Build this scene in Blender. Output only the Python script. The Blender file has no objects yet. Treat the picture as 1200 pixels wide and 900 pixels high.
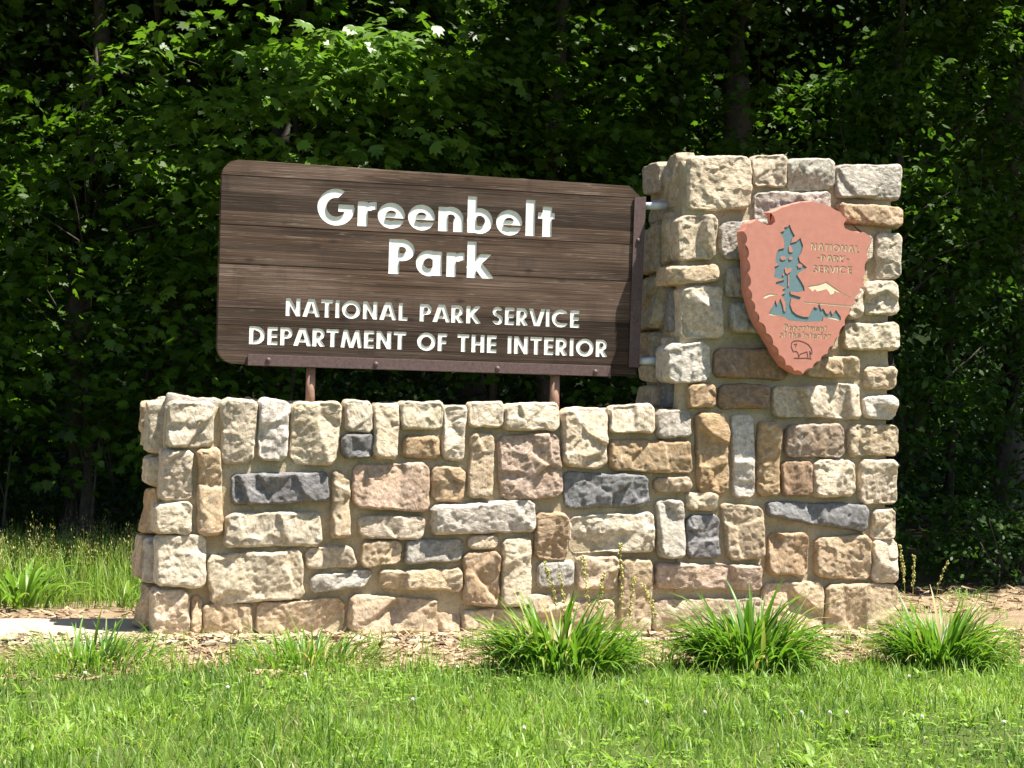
import bpy, bmesh, math, random
import numpy as np
from mathutils import Vector, Matrix, noise, geometry

scene = bpy.context.scene
COL = scene.collection
R = math.radians
random.seed(7)
rng = np.random.default_rng(7)

# ---------------------------------------------------------------- camera, sky, sun
cam_d = bpy.data.cameras.new("camera")
cam = bpy.data.objects.new("camera", cam_d)
COL.objects.link(cam)
cam_d.lens = 71.14
cam_d.sensor_width = 36.0
cam_d.clip_start = 0.1
cam_d.clip_end = 500.0
_r = Vector((0.961159, -0.274976, 0.023693))
_u = Vector((-0.028521, -0.013573, 0.999501))
_f = Vector((0.274517, 0.961355, 0.020888))
cam.matrix_world = Matrix(((_r.x, _u.x, -_f.x, -1.37538), (_r.y, _u.y, -_f.y, -12.78387),
                           (_r.z, _u.z, -_f.z, 1.37989), (0, 0, 0, 1)))
scene.camera = cam

SUN_TO = Vector((0.54, -0.38, 1.5)).normalized()          # towards the sun
world = bpy.data.worlds.new("World")
scene.world = world
world.use_nodes = True
wn = world.node_tree
bg = wn.nodes["Background"]
sky = wn.nodes.new("ShaderNodeTexSky")
sky.sky_type = 'NISHITA'
sky.sun_disc = False
sky.sun_elevation = math.asin(SUN_TO.z)
sky.sun_rotation = math.atan2(SUN_TO.x, SUN_TO.y)
sky.air_density = 1.0
sky.dust_density = 1.0
wn.links.new(sky.outputs[0], bg.inputs[0])
bg.inputs[1].default_value = 0.062
sun_d = bpy.data.lights.new("sun", 'SUN')
sun_d.energy = 5.0
sun_d.angle = R(0.53)
sun_d.color = (1.0, 0.95, 0.86)
sun = bpy.data.objects.new("sun", sun_d)
COL.objects.link(sun)
sun.rotation_euler = (-SUN_TO).to_track_quat('-Z', 'Y').to_euler()
sun.location = (6, -8, 20)
scene.view_settings.view_transform = 'Standard'
scene.view_settings.look = 'None'
scene.view_settings.exposure = 1.55
scene.view_settings.gamma = 1.0
scene.cycles.max_bounces = 6
scene.cycles.diffuse_bounces = 3
scene.cycles.transmission_bounces = 4

# ---------------------------------------------------------------- helpers
def tag(o, label=None, cat=None, group=None, kind=None):
    if label: o['label'] = label
    if cat: o['category'] = cat
    if group: o['group'] = group
    if kind: o['kind'] = kind
    return o

def thing(name, label, cat, loc=(0, 0, 0), rotz=0.0, group=None):
    o = bpy.data.objects.new(name, None)
    o.empty_display_size = 0.2
    COL.objects.link(o)
    o.location = loc
    o.rotation_euler = (0, 0, rotz)
    return tag(o, label, cat, group)

def link(name, me, parent=None, m=None, loc=None):
    o = bpy.data.objects.new(name, me)
    COL.objects.link(o)
    if m and not me.materials: me.materials.append(m)
    if parent: o.parent = parent
    if loc is not None: o.location = loc
    return o

def arr_mesh(name, V, F, smooth=False, tone=None):
    """V (n,3), F (m,k): one polygon size; tone: one value per face."""
    me = bpy.data.meshes.new(name)
    V = np.asarray(V, np.float32); F = np.asarray(F, np.int32)
    k = F.shape[1]
    me.vertices.add(len(V)); me.vertices.foreach_set("co", V.ravel())
    me.loops.add(F.size); me.loops.foreach_set("vertex_index", F.ravel())
    me.polygons.add(len(F))
    me.polygons.foreach_set("loop_start", np.arange(0, F.size, k, dtype=np.int32))
    me.polygons.foreach_set("loop_total", np.full(len(F), k, np.int32))
    if smooth: me.polygons.foreach_set("use_smooth", np.ones(len(F), bool))
    if tone is not None:
        a = me.attributes.new("tone", 'FLOAT', 'FACE')
        a.data.foreach_set("value", np.asarray(tone, np.float32))
    me.update(calc_edges=True)
    me.validate()
    return me

def py_mesh(name, verts, faces, smooth=False):
    me = bpy.data.meshes.new(name)
    me.from_pydata(verts, [], faces)
    if smooth:
        for p in me.polygons: p.use_smooth = True
    me.update()
    return me

def bm_mesh(name, bm, smooth=False):
    bmesh.ops.recalc_face_normals(bm, faces=bm.faces)
    me = bpy.data.meshes.new(name)
    bm.to_mesh(me); bm.free()
    if smooth:
        for p in me.polygons: p.use_smooth = True
    return me

def add_box(bm, a, b, bevel=0.0):
    r = bmesh.ops.create_cube(bm, size=1.0)
    vs = r['verts']
    c = [(a[i] + b[i]) / 2 for i in range(3)]; s = [abs(b[i] - a[i]) for i in range(3)]
    for v in vs: v.co = Vector((c[0] + v.co.x * s[0], c[1] + v.co.y * s[1], c[2] + v.co.z * s[2]))
    if bevel:
        es = list({e for v in vs for e in v.link_edges})
        bmesh.ops.bevel(bm, geom=es, offset=bevel, segments=2, affect='EDGES', profile=0.6)

def add_tube(bm, pts, radii, sides=8, cap=True):
    rings = []
    n = len(pts)
    for i, p in enumerate(pts):
        p = Vector(p)
        d = (Vector(pts[min(i + 1, n - 1)]) - Vector(pts[max(i - 1, 0)])).normalized()
        a = d.cross(Vector((0, 0, 1)))
        if a.length < 1e-3: a = d.cross(Vector((1, 0, 0)))
        a.normalize(); b = d.cross(a)
        r = radii[i] if hasattr(radii, '__len__') else radii
        rings.append([bm.verts.new(p + a * (r * math.cos(t)) + b * (r * math.sin(t)))
                      for t in [2 * math.pi * k / sides for k in range(sides)]])
    for i in range(n - 1):
        for k in range(sides):
            bm.faces.new((rings[i][k], rings[i][(k + 1) % sides], rings[i + 1][(k + 1) % sides], rings[i + 1][k]))
    if cap:
        bm.faces.new(rings[0]); bm.faces.new(rings[-1][::-1])

# ---------------------------------------------------------------- materials
def mat(name):
    m = bpy.data.materials.new(name); m.use_nodes = True
    return m, m.node_tree, m.node_tree.nodes["Principled BSDF"]
def N(nt, t, **kw):
    n = nt.nodes.new(t)
    for k, v in kw.items(): setattr(n, k, v)
    return n
def mix(nt, fac, a, b, blend='MIX'):
    n = nt.nodes.new("ShaderNodeMix"); n.data_type = 'RGBA'; n.blend_type = blend
    for i, v in ((0, fac), (6, a), (7, b)):
        if hasattr(v, 'links'): nt.links.new(v, n.inputs[i])
        elif i == 0: n.inputs[0].default_value = v
        else: n.inputs[i].default_value = (*v, 1) if len(v) == 3 else v
    return n.outputs[2]
def ramp(nt, fac, stops):
    n = nt.nodes.new("ShaderNodeValToRGB")
    e = n.color_ramp.elements
    while len(e) < len(stops): e.new(0.5)
    for i, (p, c) in enumerate(stops):
        e[i].position = p
        e[i].color = (c, c, c, 1) if not hasattr(c, '__len__') else (*c, 1)
    nt.links.new(fac, n.inputs[0])
    return n.outputs[0]
def tex(nt, vec, scale, detail=4, rough=0.55, kind="ShaderNodeTexNoise"):
    n = nt.nodes.new(kind)
    n.inputs["Scale"].default_value = scale
    if "Detail" in n.inputs: n.inputs["Detail"].default_value = detail
    if "Roughness" in n.inputs: n.inputs["Roughness"].default_value = rough
    nt.links.new(vec, n.inputs["Vector"])
    return n.outputs[0]
def geo_pos(nt):
    return nt.nodes.new("ShaderNodeNewGeometry").outputs["Position"]
def mapping(nt, vec, scale):
    n = nt.nodes.new("ShaderNodeMapping"); n.inputs["Scale"].default_value = scale
    nt.links.new(vec, n.inputs["Vector"]); return n.outputs[0]
def bump(nt, p, h, dist, strength=1.0, prev=None):
    n = nt.nodes.new("ShaderNodeBump")
    n.inputs["Distance"].default_value = dist; n.inputs["Strength"].default_value = strength
    nt.links.new(h, n.inputs["Height"])
    if prev: nt.links.new(prev, n.inputs["Normal"])
    nt.links.new(n.outputs[0], p.inputs["Normal"])
    return n.outputs[0]

def stone_material():
    m, nt, p = mat("rough_stone")
    oi = N(nt, "ShaderNodeObjectInfo")
    st = N(nt, "ShaderNodeAttribute", attribute_type='OBJECT', attribute_name="stain")
    # every stone gets its own piece of the pattern, bedding turned its own way
    vr = N(nt, "ShaderNodeVectorRotate", rotation_type='Y_AXIS')
    ang = N(nt, "ShaderNodeMath", operation='MULTIPLY'); ang.inputs[1].default_value = 40.0
    nt.links.new(oi.outputs["Random"], ang.inputs[0]); nt.links.new(ang.outputs[0], vr.inputs["Angle"])
    nt.links.new(geo_pos(nt), vr.inputs["Vector"])
    pos = vr.outputs[0]
    big = tex(nt, pos, 6.0, 5, 0.6)
    bed = tex(nt, mapping(nt, pos, (9, 9, 34)), 1.0, 6, 0.68)
    mid = tex(nt, pos, 26.0, 6, 0.7)
    chip = tex(nt, mapping(nt, pos, (40, 40, 70)), 1.0, 5, 0.75)
    fine = tex(nt, pos, 95.0, 4, 0.75)
    base = oi.outputs["Color"]
    c = mix(nt, ramp(nt, mid, [(0.36, 0.0), (0.64, 1.0)]), mix(nt, 1.0, base, (0.66, 0.64, 0.62), 'MULTIPLY'), mix(nt, 1.0, base, (1.26, 1.24, 1.2), 'MULTIPLY'))
    mul = N(nt, "ShaderNodeMath", operation='MULTIPLY')
    nt.links.new(ramp(nt, big, [(0.42, 0.0), (0.66, 1.0)]), mul.inputs[0]); nt.links.new(st.outputs["Fac"], mul.inputs[1])
    c = mix(nt, mul.outputs[0], c, (0.36, 0.235, 0.125))
    # grey weathering, pale lichen, dark pits
    grey = tex(nt, pos, 9.0, 6, 0.7)
    c = mix(nt, ramp(nt, grey, [(0.22, 0.6), (0.45, 0.0)]), c, (0.24, 0.225, 0.205))
    c = mix(nt, ramp(nt, bed, [(0.56, 0.0), (0.74, 0.55)]), c, (0.66, 0.63, 0.56))
    c = mix(nt, ramp(nt, chip, [(0.30, 0.75), (0.43, 0.0)]), c, (0.12, 0.095, 0.07))
    nt.links.new(c, p.inputs["Base Color"])
    p.inputs["Roughness"].default_value = 0.92
    p.inputs["Specular IOR Level"].default_value = 0.25
    b = bump(nt, p, bed, 0.030, 0.55)
    b = bump(nt, p, chip, 0.014, 0.9, b)
    bump(nt, p, fine, 0.005, 1.0, b)
    return m

def mortar_material():
    m, nt, p = mat("mortar")
    pos = geo_pos(nt)
    a = tex(nt, pos, 5.0, 5); f = tex(nt, pos, 90.0, 5, 0.7)
    c = mix(nt, ramp(nt, a, [(0.35, 0.0), (0.7, 1.0)]), (0.42, 0.34, 0.22), (0.60, 0.50, 0.335))
    c = mix(nt, ramp(nt, f, [(0.3, 0.5), (0.5, 0.0)]), c, (0.2, 0.155, 0.1))
    nt.links.new(c, p.inputs["Base Color"]); p.inputs["Roughness"].default_value = 0.95
    p.inputs["Specular IOR Level"].default_value = 0.2
    g2 = tex(nt, pos, 38.0, 5, 0.75)
    c = mix(nt, ramp(nt, g2, [(0.30, 0.55), (0.46, 0.0)]), c, (0.22, 0.17, 0.11))
    nt.links.new(c, p.inputs["Base Color"])
    b = bump(nt, p, g2, 0.018, 0.9)
    bump(nt, p, f, 0.006, 0.9, b)
    return m

def wood_material():
    m, nt, p = mat("weathered_board")
    oi = N(nt, "ShaderNodeObjectInfo")
    pos = geo_pos(nt)
    comb = N(nt, "ShaderNodeVectorMath", operation='ADD')
    cx = N(nt, "ShaderNodeCombineXYZ")
    mm = N(nt, "ShaderNodeMath", operation='MULTIPLY'); mm.inputs[1].default_value = 37.0
    nt.links.new(oi.outputs["Random"], mm.inputs[0]); nt.links.new(mm.outputs[0], cx.inputs[0])
    nt.links.new(pos, comb.inputs[0]); nt.links.new(cx.outputs[0], comb.inputs[1])
    v = comb.outputs[0]
    streak = tex(nt, mapping(nt, v, (0.35, 3, 30)), 1.0, 6, 0.62)
    grain = tex(nt, mapping(nt, v, (1.6, 8, 150)), 1.0, 5, 0.7)
    crack = tex(nt, mapping(nt, v, (0.9, 1, 46)), 1.0, 3, 0.5)
    stain = tex(nt, mapping(nt, v, (7.0, 1, 1.3)), 1.0, 4, 0.6)
    kn = nt.nodes.new("ShaderNodeTexVoronoi"); kn.inputs["Scale"].default_value = 1.0
    nt.links.new(mapping(nt, v, (3.4, 0.01, 7.5)), kn.inputs["Vector"])
    patch = tex(nt, mapping(nt, v, (1.1, 1, 4.5)), 1.0, 3, 0.5)
    speck = tex(nt, mapping(nt, v, (40, 40, 120)), 1.0, 3, 0.6)
    c = mix(nt, ramp(nt, streak, [(0.36, 0.0), (0.64, 1.0)]), (0.026, 0.014, 0.008), (0.098, 0.057, 0.034))
    c = mix(nt, ramp(nt, patch, [(0.42, 0.0), (0.64, 0.8)]), c, (0.145, 0.096, 0.070))
    c = mix(nt, ramp(nt, grain, [(0.36, 0.75), (0.58, 0.0)]), c, (0.038, 0.025, 0.018))
    c = mix(nt, ramp(nt, grain, [(0.6, 0.0), (0.8, 0.3)]), c, (0.21, 0.165, 0.13))
    c = mix(nt, ramp(nt, crack, [(0.485, 0.0), (0.5, 0.45), (0.515, 0.0)]), c, (0.26, 0.205, 0.16))
    c = mix(nt, ramp(nt, stain, [(0.56, 0.0), (0.75, 0.5)]), c, (0.03, 0.02, 0.014))
    c = mix(nt, ramp(nt, kn.outputs["Distance"], [(0.05, 0.8), (0.16, 0.0)]), c, (0.028, 0.017, 0.012))
    c = mix(nt, ramp(nt, speck, [(0.26, 0.7), (0.36, 0.0)]), c, (0.02, 0.014, 0.012))
    c = mix(nt, 1.0, c, oi.outputs["Color"], 'MULTIPLY')
    nt.links.new(c, p.inputs["Base Color"]); p.inputs["Roughness"].default_value = 0.75
    p.inputs["Specular IOR Level"].default_value = 0.2
    b = bump(nt, p, grain, 0.003, 0.8)
    bump(nt, p, streak, 0.006, 0.5, b)
    return m

def simple(name, col, rough=0.6, var=0.25, scale=30.0, bdist=0.0, metallic=0.0, dark=None, spec=0.5):
    m, nt, p = mat(name)
    pos = geo_pos(nt)
    n = tex(nt, pos, scale, 5, 0.65)
    lo = dark or tuple(c * (1 - var) for c in col); hi = tuple(min(1, c * (1 + var)) for c in col)
    nt.links.new(mix(nt, ramp(nt, n, [(0.3, 0.0), (0.7, 1.0)]), lo, hi), p.inputs["Base Color"])
    p.inputs["Roughness"].default_value = rough; p.inputs["Metallic"].default_value = metallic
    p.inputs["Specular IOR Level"].default_value = spec
    if bdist: bump(nt, p, n, bdist, 0.8)
    return m

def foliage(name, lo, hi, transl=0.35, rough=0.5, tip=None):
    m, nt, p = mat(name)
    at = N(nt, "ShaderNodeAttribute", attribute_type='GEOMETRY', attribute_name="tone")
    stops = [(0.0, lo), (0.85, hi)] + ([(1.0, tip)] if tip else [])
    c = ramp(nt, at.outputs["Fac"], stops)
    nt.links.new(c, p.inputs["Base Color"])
    p.inputs["Roughness"].default_value = rough
    p.inputs["Specular IOR Level"].default_value = 0.28
    tr = N(nt, "ShaderNodeBsdfTranslucent")
    nt.links.new(mix(nt, 1.0, c, (1.5, 1.6, 0.7), 'MULTIPLY'), tr.inputs[0])
    ms = N(nt, "ShaderNodeMixShader"); ms.inputs[0].default_value = transl
    nt.links.new(p.outputs[0], ms.inputs[1]); nt.links.new(tr.outputs[0], ms.inputs[2])
    nt.links.new(ms.outputs[0], nt.nodes["Material Output"].inputs[0])
    return m

M = dict(
    stone=stone_material(), mortar=mortar_material(), wood=wood_material(),
    paint=simple("white_paint", (0.79, 0.785, 0.74), 0.6, 0.0, 22, 0.0, 0.0, (0.66, 0.645, 0.59)),
    steel=simple("rust_brown_steel", (0.115, 0.070, 0.066), 0.6, 0.0, 55, 0.0006, 0.0, (0.06, 0.032, 0.028)),
    rust=simple("rusty_pipe", (0.28, 0.17, 0.115), 0.7, 0.0, 30, 0.0006, 0.0, (0.19, 0.10, 0.065)),
    zinc=simple("galvanised_pipe", (0.60, 0.62, 0.64), 0.45, 0.12, 25, 0.0, 0.3),
    red=simple("faded_red_paint", (0.46, 0.186, 0.132), 0.6, 0.09, 18, 0.0004),
    blue=simple("blue_grey_paint", (0.115, 0.19, 0.205), 0.6, 0.12, 60),
    cream=simple("cream_paint", (0.68, 0.58, 0.40), 0.6, 0.08, 60),
    tan=simple("worn_letter_paint", (0.52, 0.40, 0.26), 0.7, 0.3, 90),
    ink=simple("dark_line_paint", (0.07, 0.03, 0.025), 0.7, 0.2, 60),
    path=simple("sandy_concrete", (0.40, 0.34, 0.245), 0.95, 0.22, 5, 0.004, spec=0.15),
    chip=foliage("straw_and_bark", (0.13, 0.085, 0.05), (0.40, 0.29, 0.18), 0.0, 0.9),
    bark=simple("tree_bark", (0.055, 0.046, 0.037), 0.95, 0.5, 14, 0.02),
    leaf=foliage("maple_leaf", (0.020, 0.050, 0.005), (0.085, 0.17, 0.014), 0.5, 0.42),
    leaf_lit=foliage("lit_maple_leaf", (0.045, 0.105, 0.012), (0.12, 0.22, 0.028), 0.42, 0.4),  # maple leaf with sunlit brightness put into its colour
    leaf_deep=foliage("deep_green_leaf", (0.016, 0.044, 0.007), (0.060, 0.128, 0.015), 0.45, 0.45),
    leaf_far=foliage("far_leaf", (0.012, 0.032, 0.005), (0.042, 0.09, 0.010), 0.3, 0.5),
    grass=foliage("lawn_grass", (0.055, 0.13, 0.014), (0.255, 0.38, 0.07), 0.4, 0.45, (0.40, 0.37, 0.18)),
    strap=foliage("strap_leaf", (0.035, 0.10, 0.012), (0.15, 0.275, 0.036), 0.35, 0.38, (0.42, 0.36, 0.18)),
    seed=foliage("seed_head", (0.26, 0.26, 0.07), (0.52, 0.48, 0.20), 0.3, 0.8),
    petal=simple("clover_petal", (0.78, 0.72, 0.68), 0.8, 0.08, 200),
)
# ---------------------------------------------------------------- measured shapes (metres)
FRONT_STONES = [('C', [(0.044, 1.489), (0.334, 1.487), (0.327, 1.204), (0.034, 1.192)]), ('C', [(0.375, 1.514), (0.611, 1.506), (0.583, 1.106), (0.382, 1.103)]),
 ('W', [(0.617, 1.524), (0.815, 1.507), (0.796, 1.125), (0.614, 1.129)]), ('C', [(0.828, 1.508), (1.152, 1.509), (1.114, 1.102), (0.818, 1.11)]),
 ('C', [(1.163, 1.524), (1.351, 1.521), (1.347, 1.317), (1.168, 1.313)]), ('D', [(1.145, 1.305), (1.365, 1.309), (1.365, 1.156), (1.153, 1.152)]),
 ('C', [(0.012, 1.179), (0.206, 1.177), (0.209, 0.871), (0.013, 0.861)]), ('T', [(0.235, 1.189), (0.375, 1.203), (0.409, 0.655), (0.243, 0.638)]),
 ('D', [(0.443, 1.033), (1.071, 1.058), (1.076, 0.876), (0.458, 0.837)]), ('T', [(1.098, 1.078), (1.21, 1.031), (1.224, 0.635), (1.098, 0.638)]),
 ('C', [(-0.022, 0.835), (0.211, 0.86), (0.206, 0.653), (-0.025, 0.658)]), ('C', [(0.424, 0.784), (1.028, 0.806), (1.038, 0.588), (0.418, 0.569)]),
 ('C', [(-0.006, 0.64), (0.3, 0.643), (0.303, 0.321), (-0.005, 0.325)]), ('C', [(0.301, 0.517), (0.909, 0.565), (0.936, 0.251), (0.343, 0.21)]),
 ('C', [(0.943, 0.569), (1.237, 0.593), (1.275, 0.445), (0.947, 0.438)]), ('G', [(0.976, 0.397), (1.383, 0.434), (1.328, 0.322), (0.977, 0.281)]),
 ('C', [(-0.026, 0.306), (0.202, 0.306), (0.218, 0.004), (-0.018, -0.002)]), ('T', [(0.216, 0.279), (0.29, 0.258), (0.285, 0.026), (0.219, 0.026)]),
 ('T', [(0.287, 0.211), (0.606, 0.229), (0.615, 0.015), (0.307, 0.017)]), ('T', [(0.629, 0.223), (1.194, 0.254), (1.2, 0.021), (0.634, 0.015)]),
 ('C', [(1.355, 1.506), (1.53, 1.511), (1.518, 1.142), (1.364, 1.154)]), ('C', [(1.529, 1.522), (1.819, 1.53), (1.816, 1.346), (1.536, 1.344)]),
 ('O', [(1.555, 1.3), (1.799, 1.315), (1.797, 1.162), (1.56, 1.156)]), ('C', [(1.828, 1.505), (1.982, 1.505), (1.959, 1.142), (1.825, 1.153)]),
 ('C', [(1.986, 1.526), (2.226, 1.544), (2.219, 1.367), (1.992, 1.365)]), ('C', [(2.231, 1.525), (2.611, 1.545), (2.613, 1.364), (2.233, 1.348)]),
 ('T', [(2.008, 1.329), (2.17, 1.327), (2.16, 0.909), (2.001, 0.907)]), ('P', [(2.186, 1.312), (2.609, 1.348), (2.65, 0.921), (2.219, 0.891)]),
 ('P', [(1.227, 1.112), (1.735, 1.131), (1.741, 0.803), (1.234, 0.835)]), ('O', [(1.755, 1.116), (1.976, 1.108), (1.978, 0.882), (1.749, 0.875)]),
 ('W', [(1.744, 0.852), (2.45, 0.903), (2.469, 0.691), (1.754, 0.665)]), ('C', [(1.274, 0.779), (1.71, 0.777), (1.708, 0.637), (1.277, 0.639)]),
 ('T', [(1.295, 0.609), (1.554, 0.626), (1.56, 0.47), (1.301, 0.454)]), ('G', [(1.591, 0.63), (1.976, 0.64), (1.972, 0.495), (1.579, 0.474)]),
 ('C', [(2.015, 0.664), (2.212, 0.665), (2.204, 0.573), (2.013, 0.576)]), ('O', [(1.978, 0.552), (2.227, 0.563), (2.226, 0.198), (1.983, 0.208)]),
 ('C', [(2.239, 0.635), (2.44, 0.648), (2.437, 0.198), (2.242, 0.192)]), ('T', [(1.423, 0.436), (1.975, 0.443), (1.975, 0.294), (1.432, 0.322)]),
 ('T', [(1.229, 0.277), (1.962, 0.231), (1.976, 0.017), (1.224, 0.025)]), ('T', [(1.978, 0.174), (2.407, 0.184), (2.418, 0.034), (1.981, 0.032)]),
 ('O', [(2.468, 0.818), (2.694, 0.813), (2.691, 0.502), (2.469, 0.507)]), ('G', [(2.484, 0.486), (2.742, 0.495), (2.74, 0.324), (2.494, 0.323)]),
 ('T', [(2.421, 0.269), (2.676, 0.281), (2.692, 0.133), (2.433, 0.115)]), ('C', [(2.623, 1.512), (2.949, 1.51), (2.946, 1.115), (2.649, 1.116)]),
 ('C', [(2.959, 1.532), (3.274, 1.548), (3.279, 1.357), (2.967, 1.354)]), ('G', [(3.292, 1.513), (3.549, 1.516), (3.544, 1.337), (3.297, 1.312)]),
 ('O', [(2.96, 1.305), (3.549, 1.31), (3.559, 1.086), (2.973, 1.106)]), ('D', [(2.652, 1.089), (3.24, 1.075), (3.257, 0.875), (2.668, 0.836)]),
 ('T', [(3.282, 1.06), (3.549, 1.064), (3.549, 0.961), (3.288, 0.965)]), ('C', [(2.694, 0.784), (3.287, 0.828), (3.304, 0.56), (2.711, 0.553)]),
 ('G', [(3.302, 0.914), (3.502, 0.907), (3.517, 0.522), (3.334, 0.517)]), ('C', [(3.519, 0.967), (3.742, 0.962), (3.738, 0.841), (3.526, 0.842)]),
 ('D', [(3.527, 0.817), (3.76, 0.819), (3.773, 0.521), (3.53, 0.51)]), ('T', [(3.767, 0.893), (4.076, 0.874), (4.097, 0.521), (3.84, 0.504)]),
 ('O', [(3.574, 1.51), (3.815, 1.51), (3.825, 0.957), (3.6, 0.958)]), ('W', [(3.837, 1.493), (3.995, 1.493), (4.019, 0.934), (3.864, 0.932)]),
 ('T', [(2.761, 0.526), (3.049, 0.532), (3.054, 0.314), (2.766, 0.308)]), ('T', [(3.062, 0.508), (3.299, 0.509), (3.286, 0.008), (3.065, 0.021)]),
 ('P', [(3.312, 0.49), (4.081, 0.473), (4.085, 0.305), (3.314, 0.315)]), ('T', [(2.687, 0.227), (3.031, 0.242), (3.035, 0.09), (2.67, 0.085)]),
 ('T', [(3.301, 0.24), (4.095, 0.249), (4.1, 0.03), (3.302, 0.022)]), ('O', [(3.516, 1.688), (3.715, 1.702), (3.712, 1.539), (3.515, 1.532)]),
 ('B', [(3.735, 1.7), (4.112, 1.707), (4.123, 1.541), (3.734, 1.531)]), ('C', [(4.127, 1.686), (4.784, 1.739), (4.797, 1.486), (4.143, 1.49)]),
 ('T', [(4.808, 1.852), (5.067, 1.86), (5.064, 1.699), (4.821, 1.69)]), ('W', [(4.812, 1.647), (5.062, 1.66), (5.063, 1.499), (4.821, 1.487)]),
 ('O', [(4.026, 1.449), (4.194, 1.453), (4.199, 0.947), (4.038, 0.942)]), ('P', [(4.236, 1.43), (4.663, 1.451), (4.669, 1.211), (4.23, 1.214)]),
 ('T', [(4.699, 1.443), (5.076, 1.452), (5.081, 1.241), (4.703, 1.229)]), ('B', [(4.214, 1.177), (4.435, 1.188), (4.431, 0.954), (4.213, 0.947)]),
 ('C', [(4.444, 1.199), (4.746, 1.209), (4.761, 0.954), (4.443, 0.939)]), ('C', [(4.796, 1.209), (5.072, 1.215), (5.079, 0.904), (4.789, 0.905)]),
 ('D', [(4.098, 0.905), (4.857, 0.901), (4.857, 0.702), (4.112, 0.809)]), ('C', [(4.899, 0.859), (5.072, 0.874), (5.077, 0.654), (4.903, 0.649)]),
 ('O', [(4.124, 0.692), (4.408, 0.705), (4.422, 0.397), (4.126, 0.413)]), ('O', [(4.467, 0.665), (4.886, 0.69), (4.893, 0.37), (4.473, 0.397)]),
 ('C', [(4.906, 0.647), (5.089, 0.654), (5.1, 0.355), (4.905, 0.361)]), ('T', [(4.086, 0.349), (4.539, 0.371), (4.548, -0.008), (4.08, 0.005)]),
 ('T', [(4.552, 0.346), (5.1, 0.353), (5.108, -0.007), (4.56, -0.008)]), ('C', [(3.484, 3.243), (3.943, 3.259), (3.933, 2.892), (3.486, 2.869)]),
 ('C', [(3.953, 3.264), (4.203, 3.288), (4.201, 3.059), (3.957, 3.056)]), ('G', [(4.215, 3.267), (4.559, 3.278), (4.559, 3.065), (4.211, 3.037)]),
 ('G', [(4.582, 3.24), (5.076, 3.274), (5.072, 3.027), (4.572, 3.007)]), ('G', [(3.963, 3.011), (4.528, 3.053), (4.538, 2.825), (3.977, 2.797)]),
 ('O', [(4.575, 2.98), (5.085, 2.974), (5.081, 2.828), (4.602, 2.837)]), ('C', [(3.418, 2.831), (3.693, 2.845), (3.693, 2.541), (3.425, 2.522)]),
 ('G', [(3.717, 2.803), (4.089, 2.833), (4.048, 2.557), (3.73, 2.542)]), ('C', [(4.892, 2.785), (5.072, 2.79), (5.079, 2.473), (4.887, 2.463)]),
 ('T', [(3.353, 2.485), (3.719, 2.512), (3.72, 2.393), (3.352, 2.362)]), ('C', [(4.801, 2.439), (5.055, 2.461), (5.062, 2.213), (4.796, 2.21)]),
 ('C', [(3.448, 2.339), (3.745, 2.373), (3.752, 2.006), (3.465, 2.007)]), ('C', [(4.654, 2.147), (5.066, 2.169), (5.075, 1.975), (4.648, 1.961)]),
 ('G', [(3.766, 2.492), (4.096, 2.507), (4.091, 2.302), (3.782, 2.29)]), ('G', [(3.804, 2.256), (4.148, 2.27), (4.167, 2.06), (3.82, 2.047)]),
 ('W', [(3.363, 1.961), (3.669, 1.982), (3.673, 1.713), (3.374, 1.694)]), ('B', [(3.707, 1.94), (4.207, 1.957), (4.25, 1.743), (3.695, 1.748)]),
 ('T', [(4.381, 1.882), (4.776, 1.932), (4.779, 1.776), (4.379, 1.764)]), ('C', [(4.677, 2.383), (4.797, 2.397), (4.792, 2.181), (4.663, 2.172)]),
 ('T', [(4.125, 2.776), (4.563, 2.797), (4.567, 2.585), (4.118, 2.564)]), ('C', [(4.592, 2.777), (4.863, 2.775), (4.856, 2.585), (4.596, 2.586)]),
 ('C', [(4.119, 2.53), (4.592, 2.551), (4.596, 2.371), (4.123, 2.341)]), ('T', [(4.194, 2.311), (4.633, 2.337), (4.625, 2.142), (4.199, 2.094)]),
 ('T', [(4.2, 2.061), (4.607, 2.104), (4.61, 1.955), (4.25, 1.943)]), ('T', [(4.621, 2.548), (4.765, 2.554), (4.767, 2.422), (4.624, 2.412)])]
EMBLEM_OUTLINE = [(4.3139, 2.9543), (4.3945, 2.9422), (4.4485, 2.9245), (4.521, 2.8912), (4.5687, 2.8458), (4.5479, 2.81), (4.5575, 2.7841), (4.6182, 2.7657), (4.704, 2.7616),
 (4.7517, 2.7333), (4.7598, 2.6923), (4.737, 2.5795), (4.721, 2.4836), (4.7138, 2.4007), (4.6771, 2.3446), (4.6426, 2.273), (4.6081, 2.2016), (4.5739, 2.122),
 (4.5325, 2.0464), (4.4963, 1.9835), (4.4484, 1.9244), (4.396, 1.8735), (4.3393, 1.8225), (4.271, 1.7795), (4.2067, 1.7997), (4.144, 1.8369), (4.0896, 1.9045),
 (4.0485, 1.9708), (3.9967, 2.048), (3.9424, 2.1233), (3.9092, 2.1953), (3.884, 2.2674), (3.8621, 2.3438), (3.8564, 2.4418), (3.8489, 2.539), (3.8319, 2.6358),
 (3.8185, 2.7246), (3.8592, 2.7795), (3.911, 2.8089), (3.9508, 2.7922), (3.9863, 2.7736), (4.0276, 2.7781), (4.0473, 2.8028), (4.035, 2.8373), (4.0063, 2.8603),
 (4.0935, 2.9), (4.1637, 2.9258), (4.2341, 2.9451)]
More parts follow.
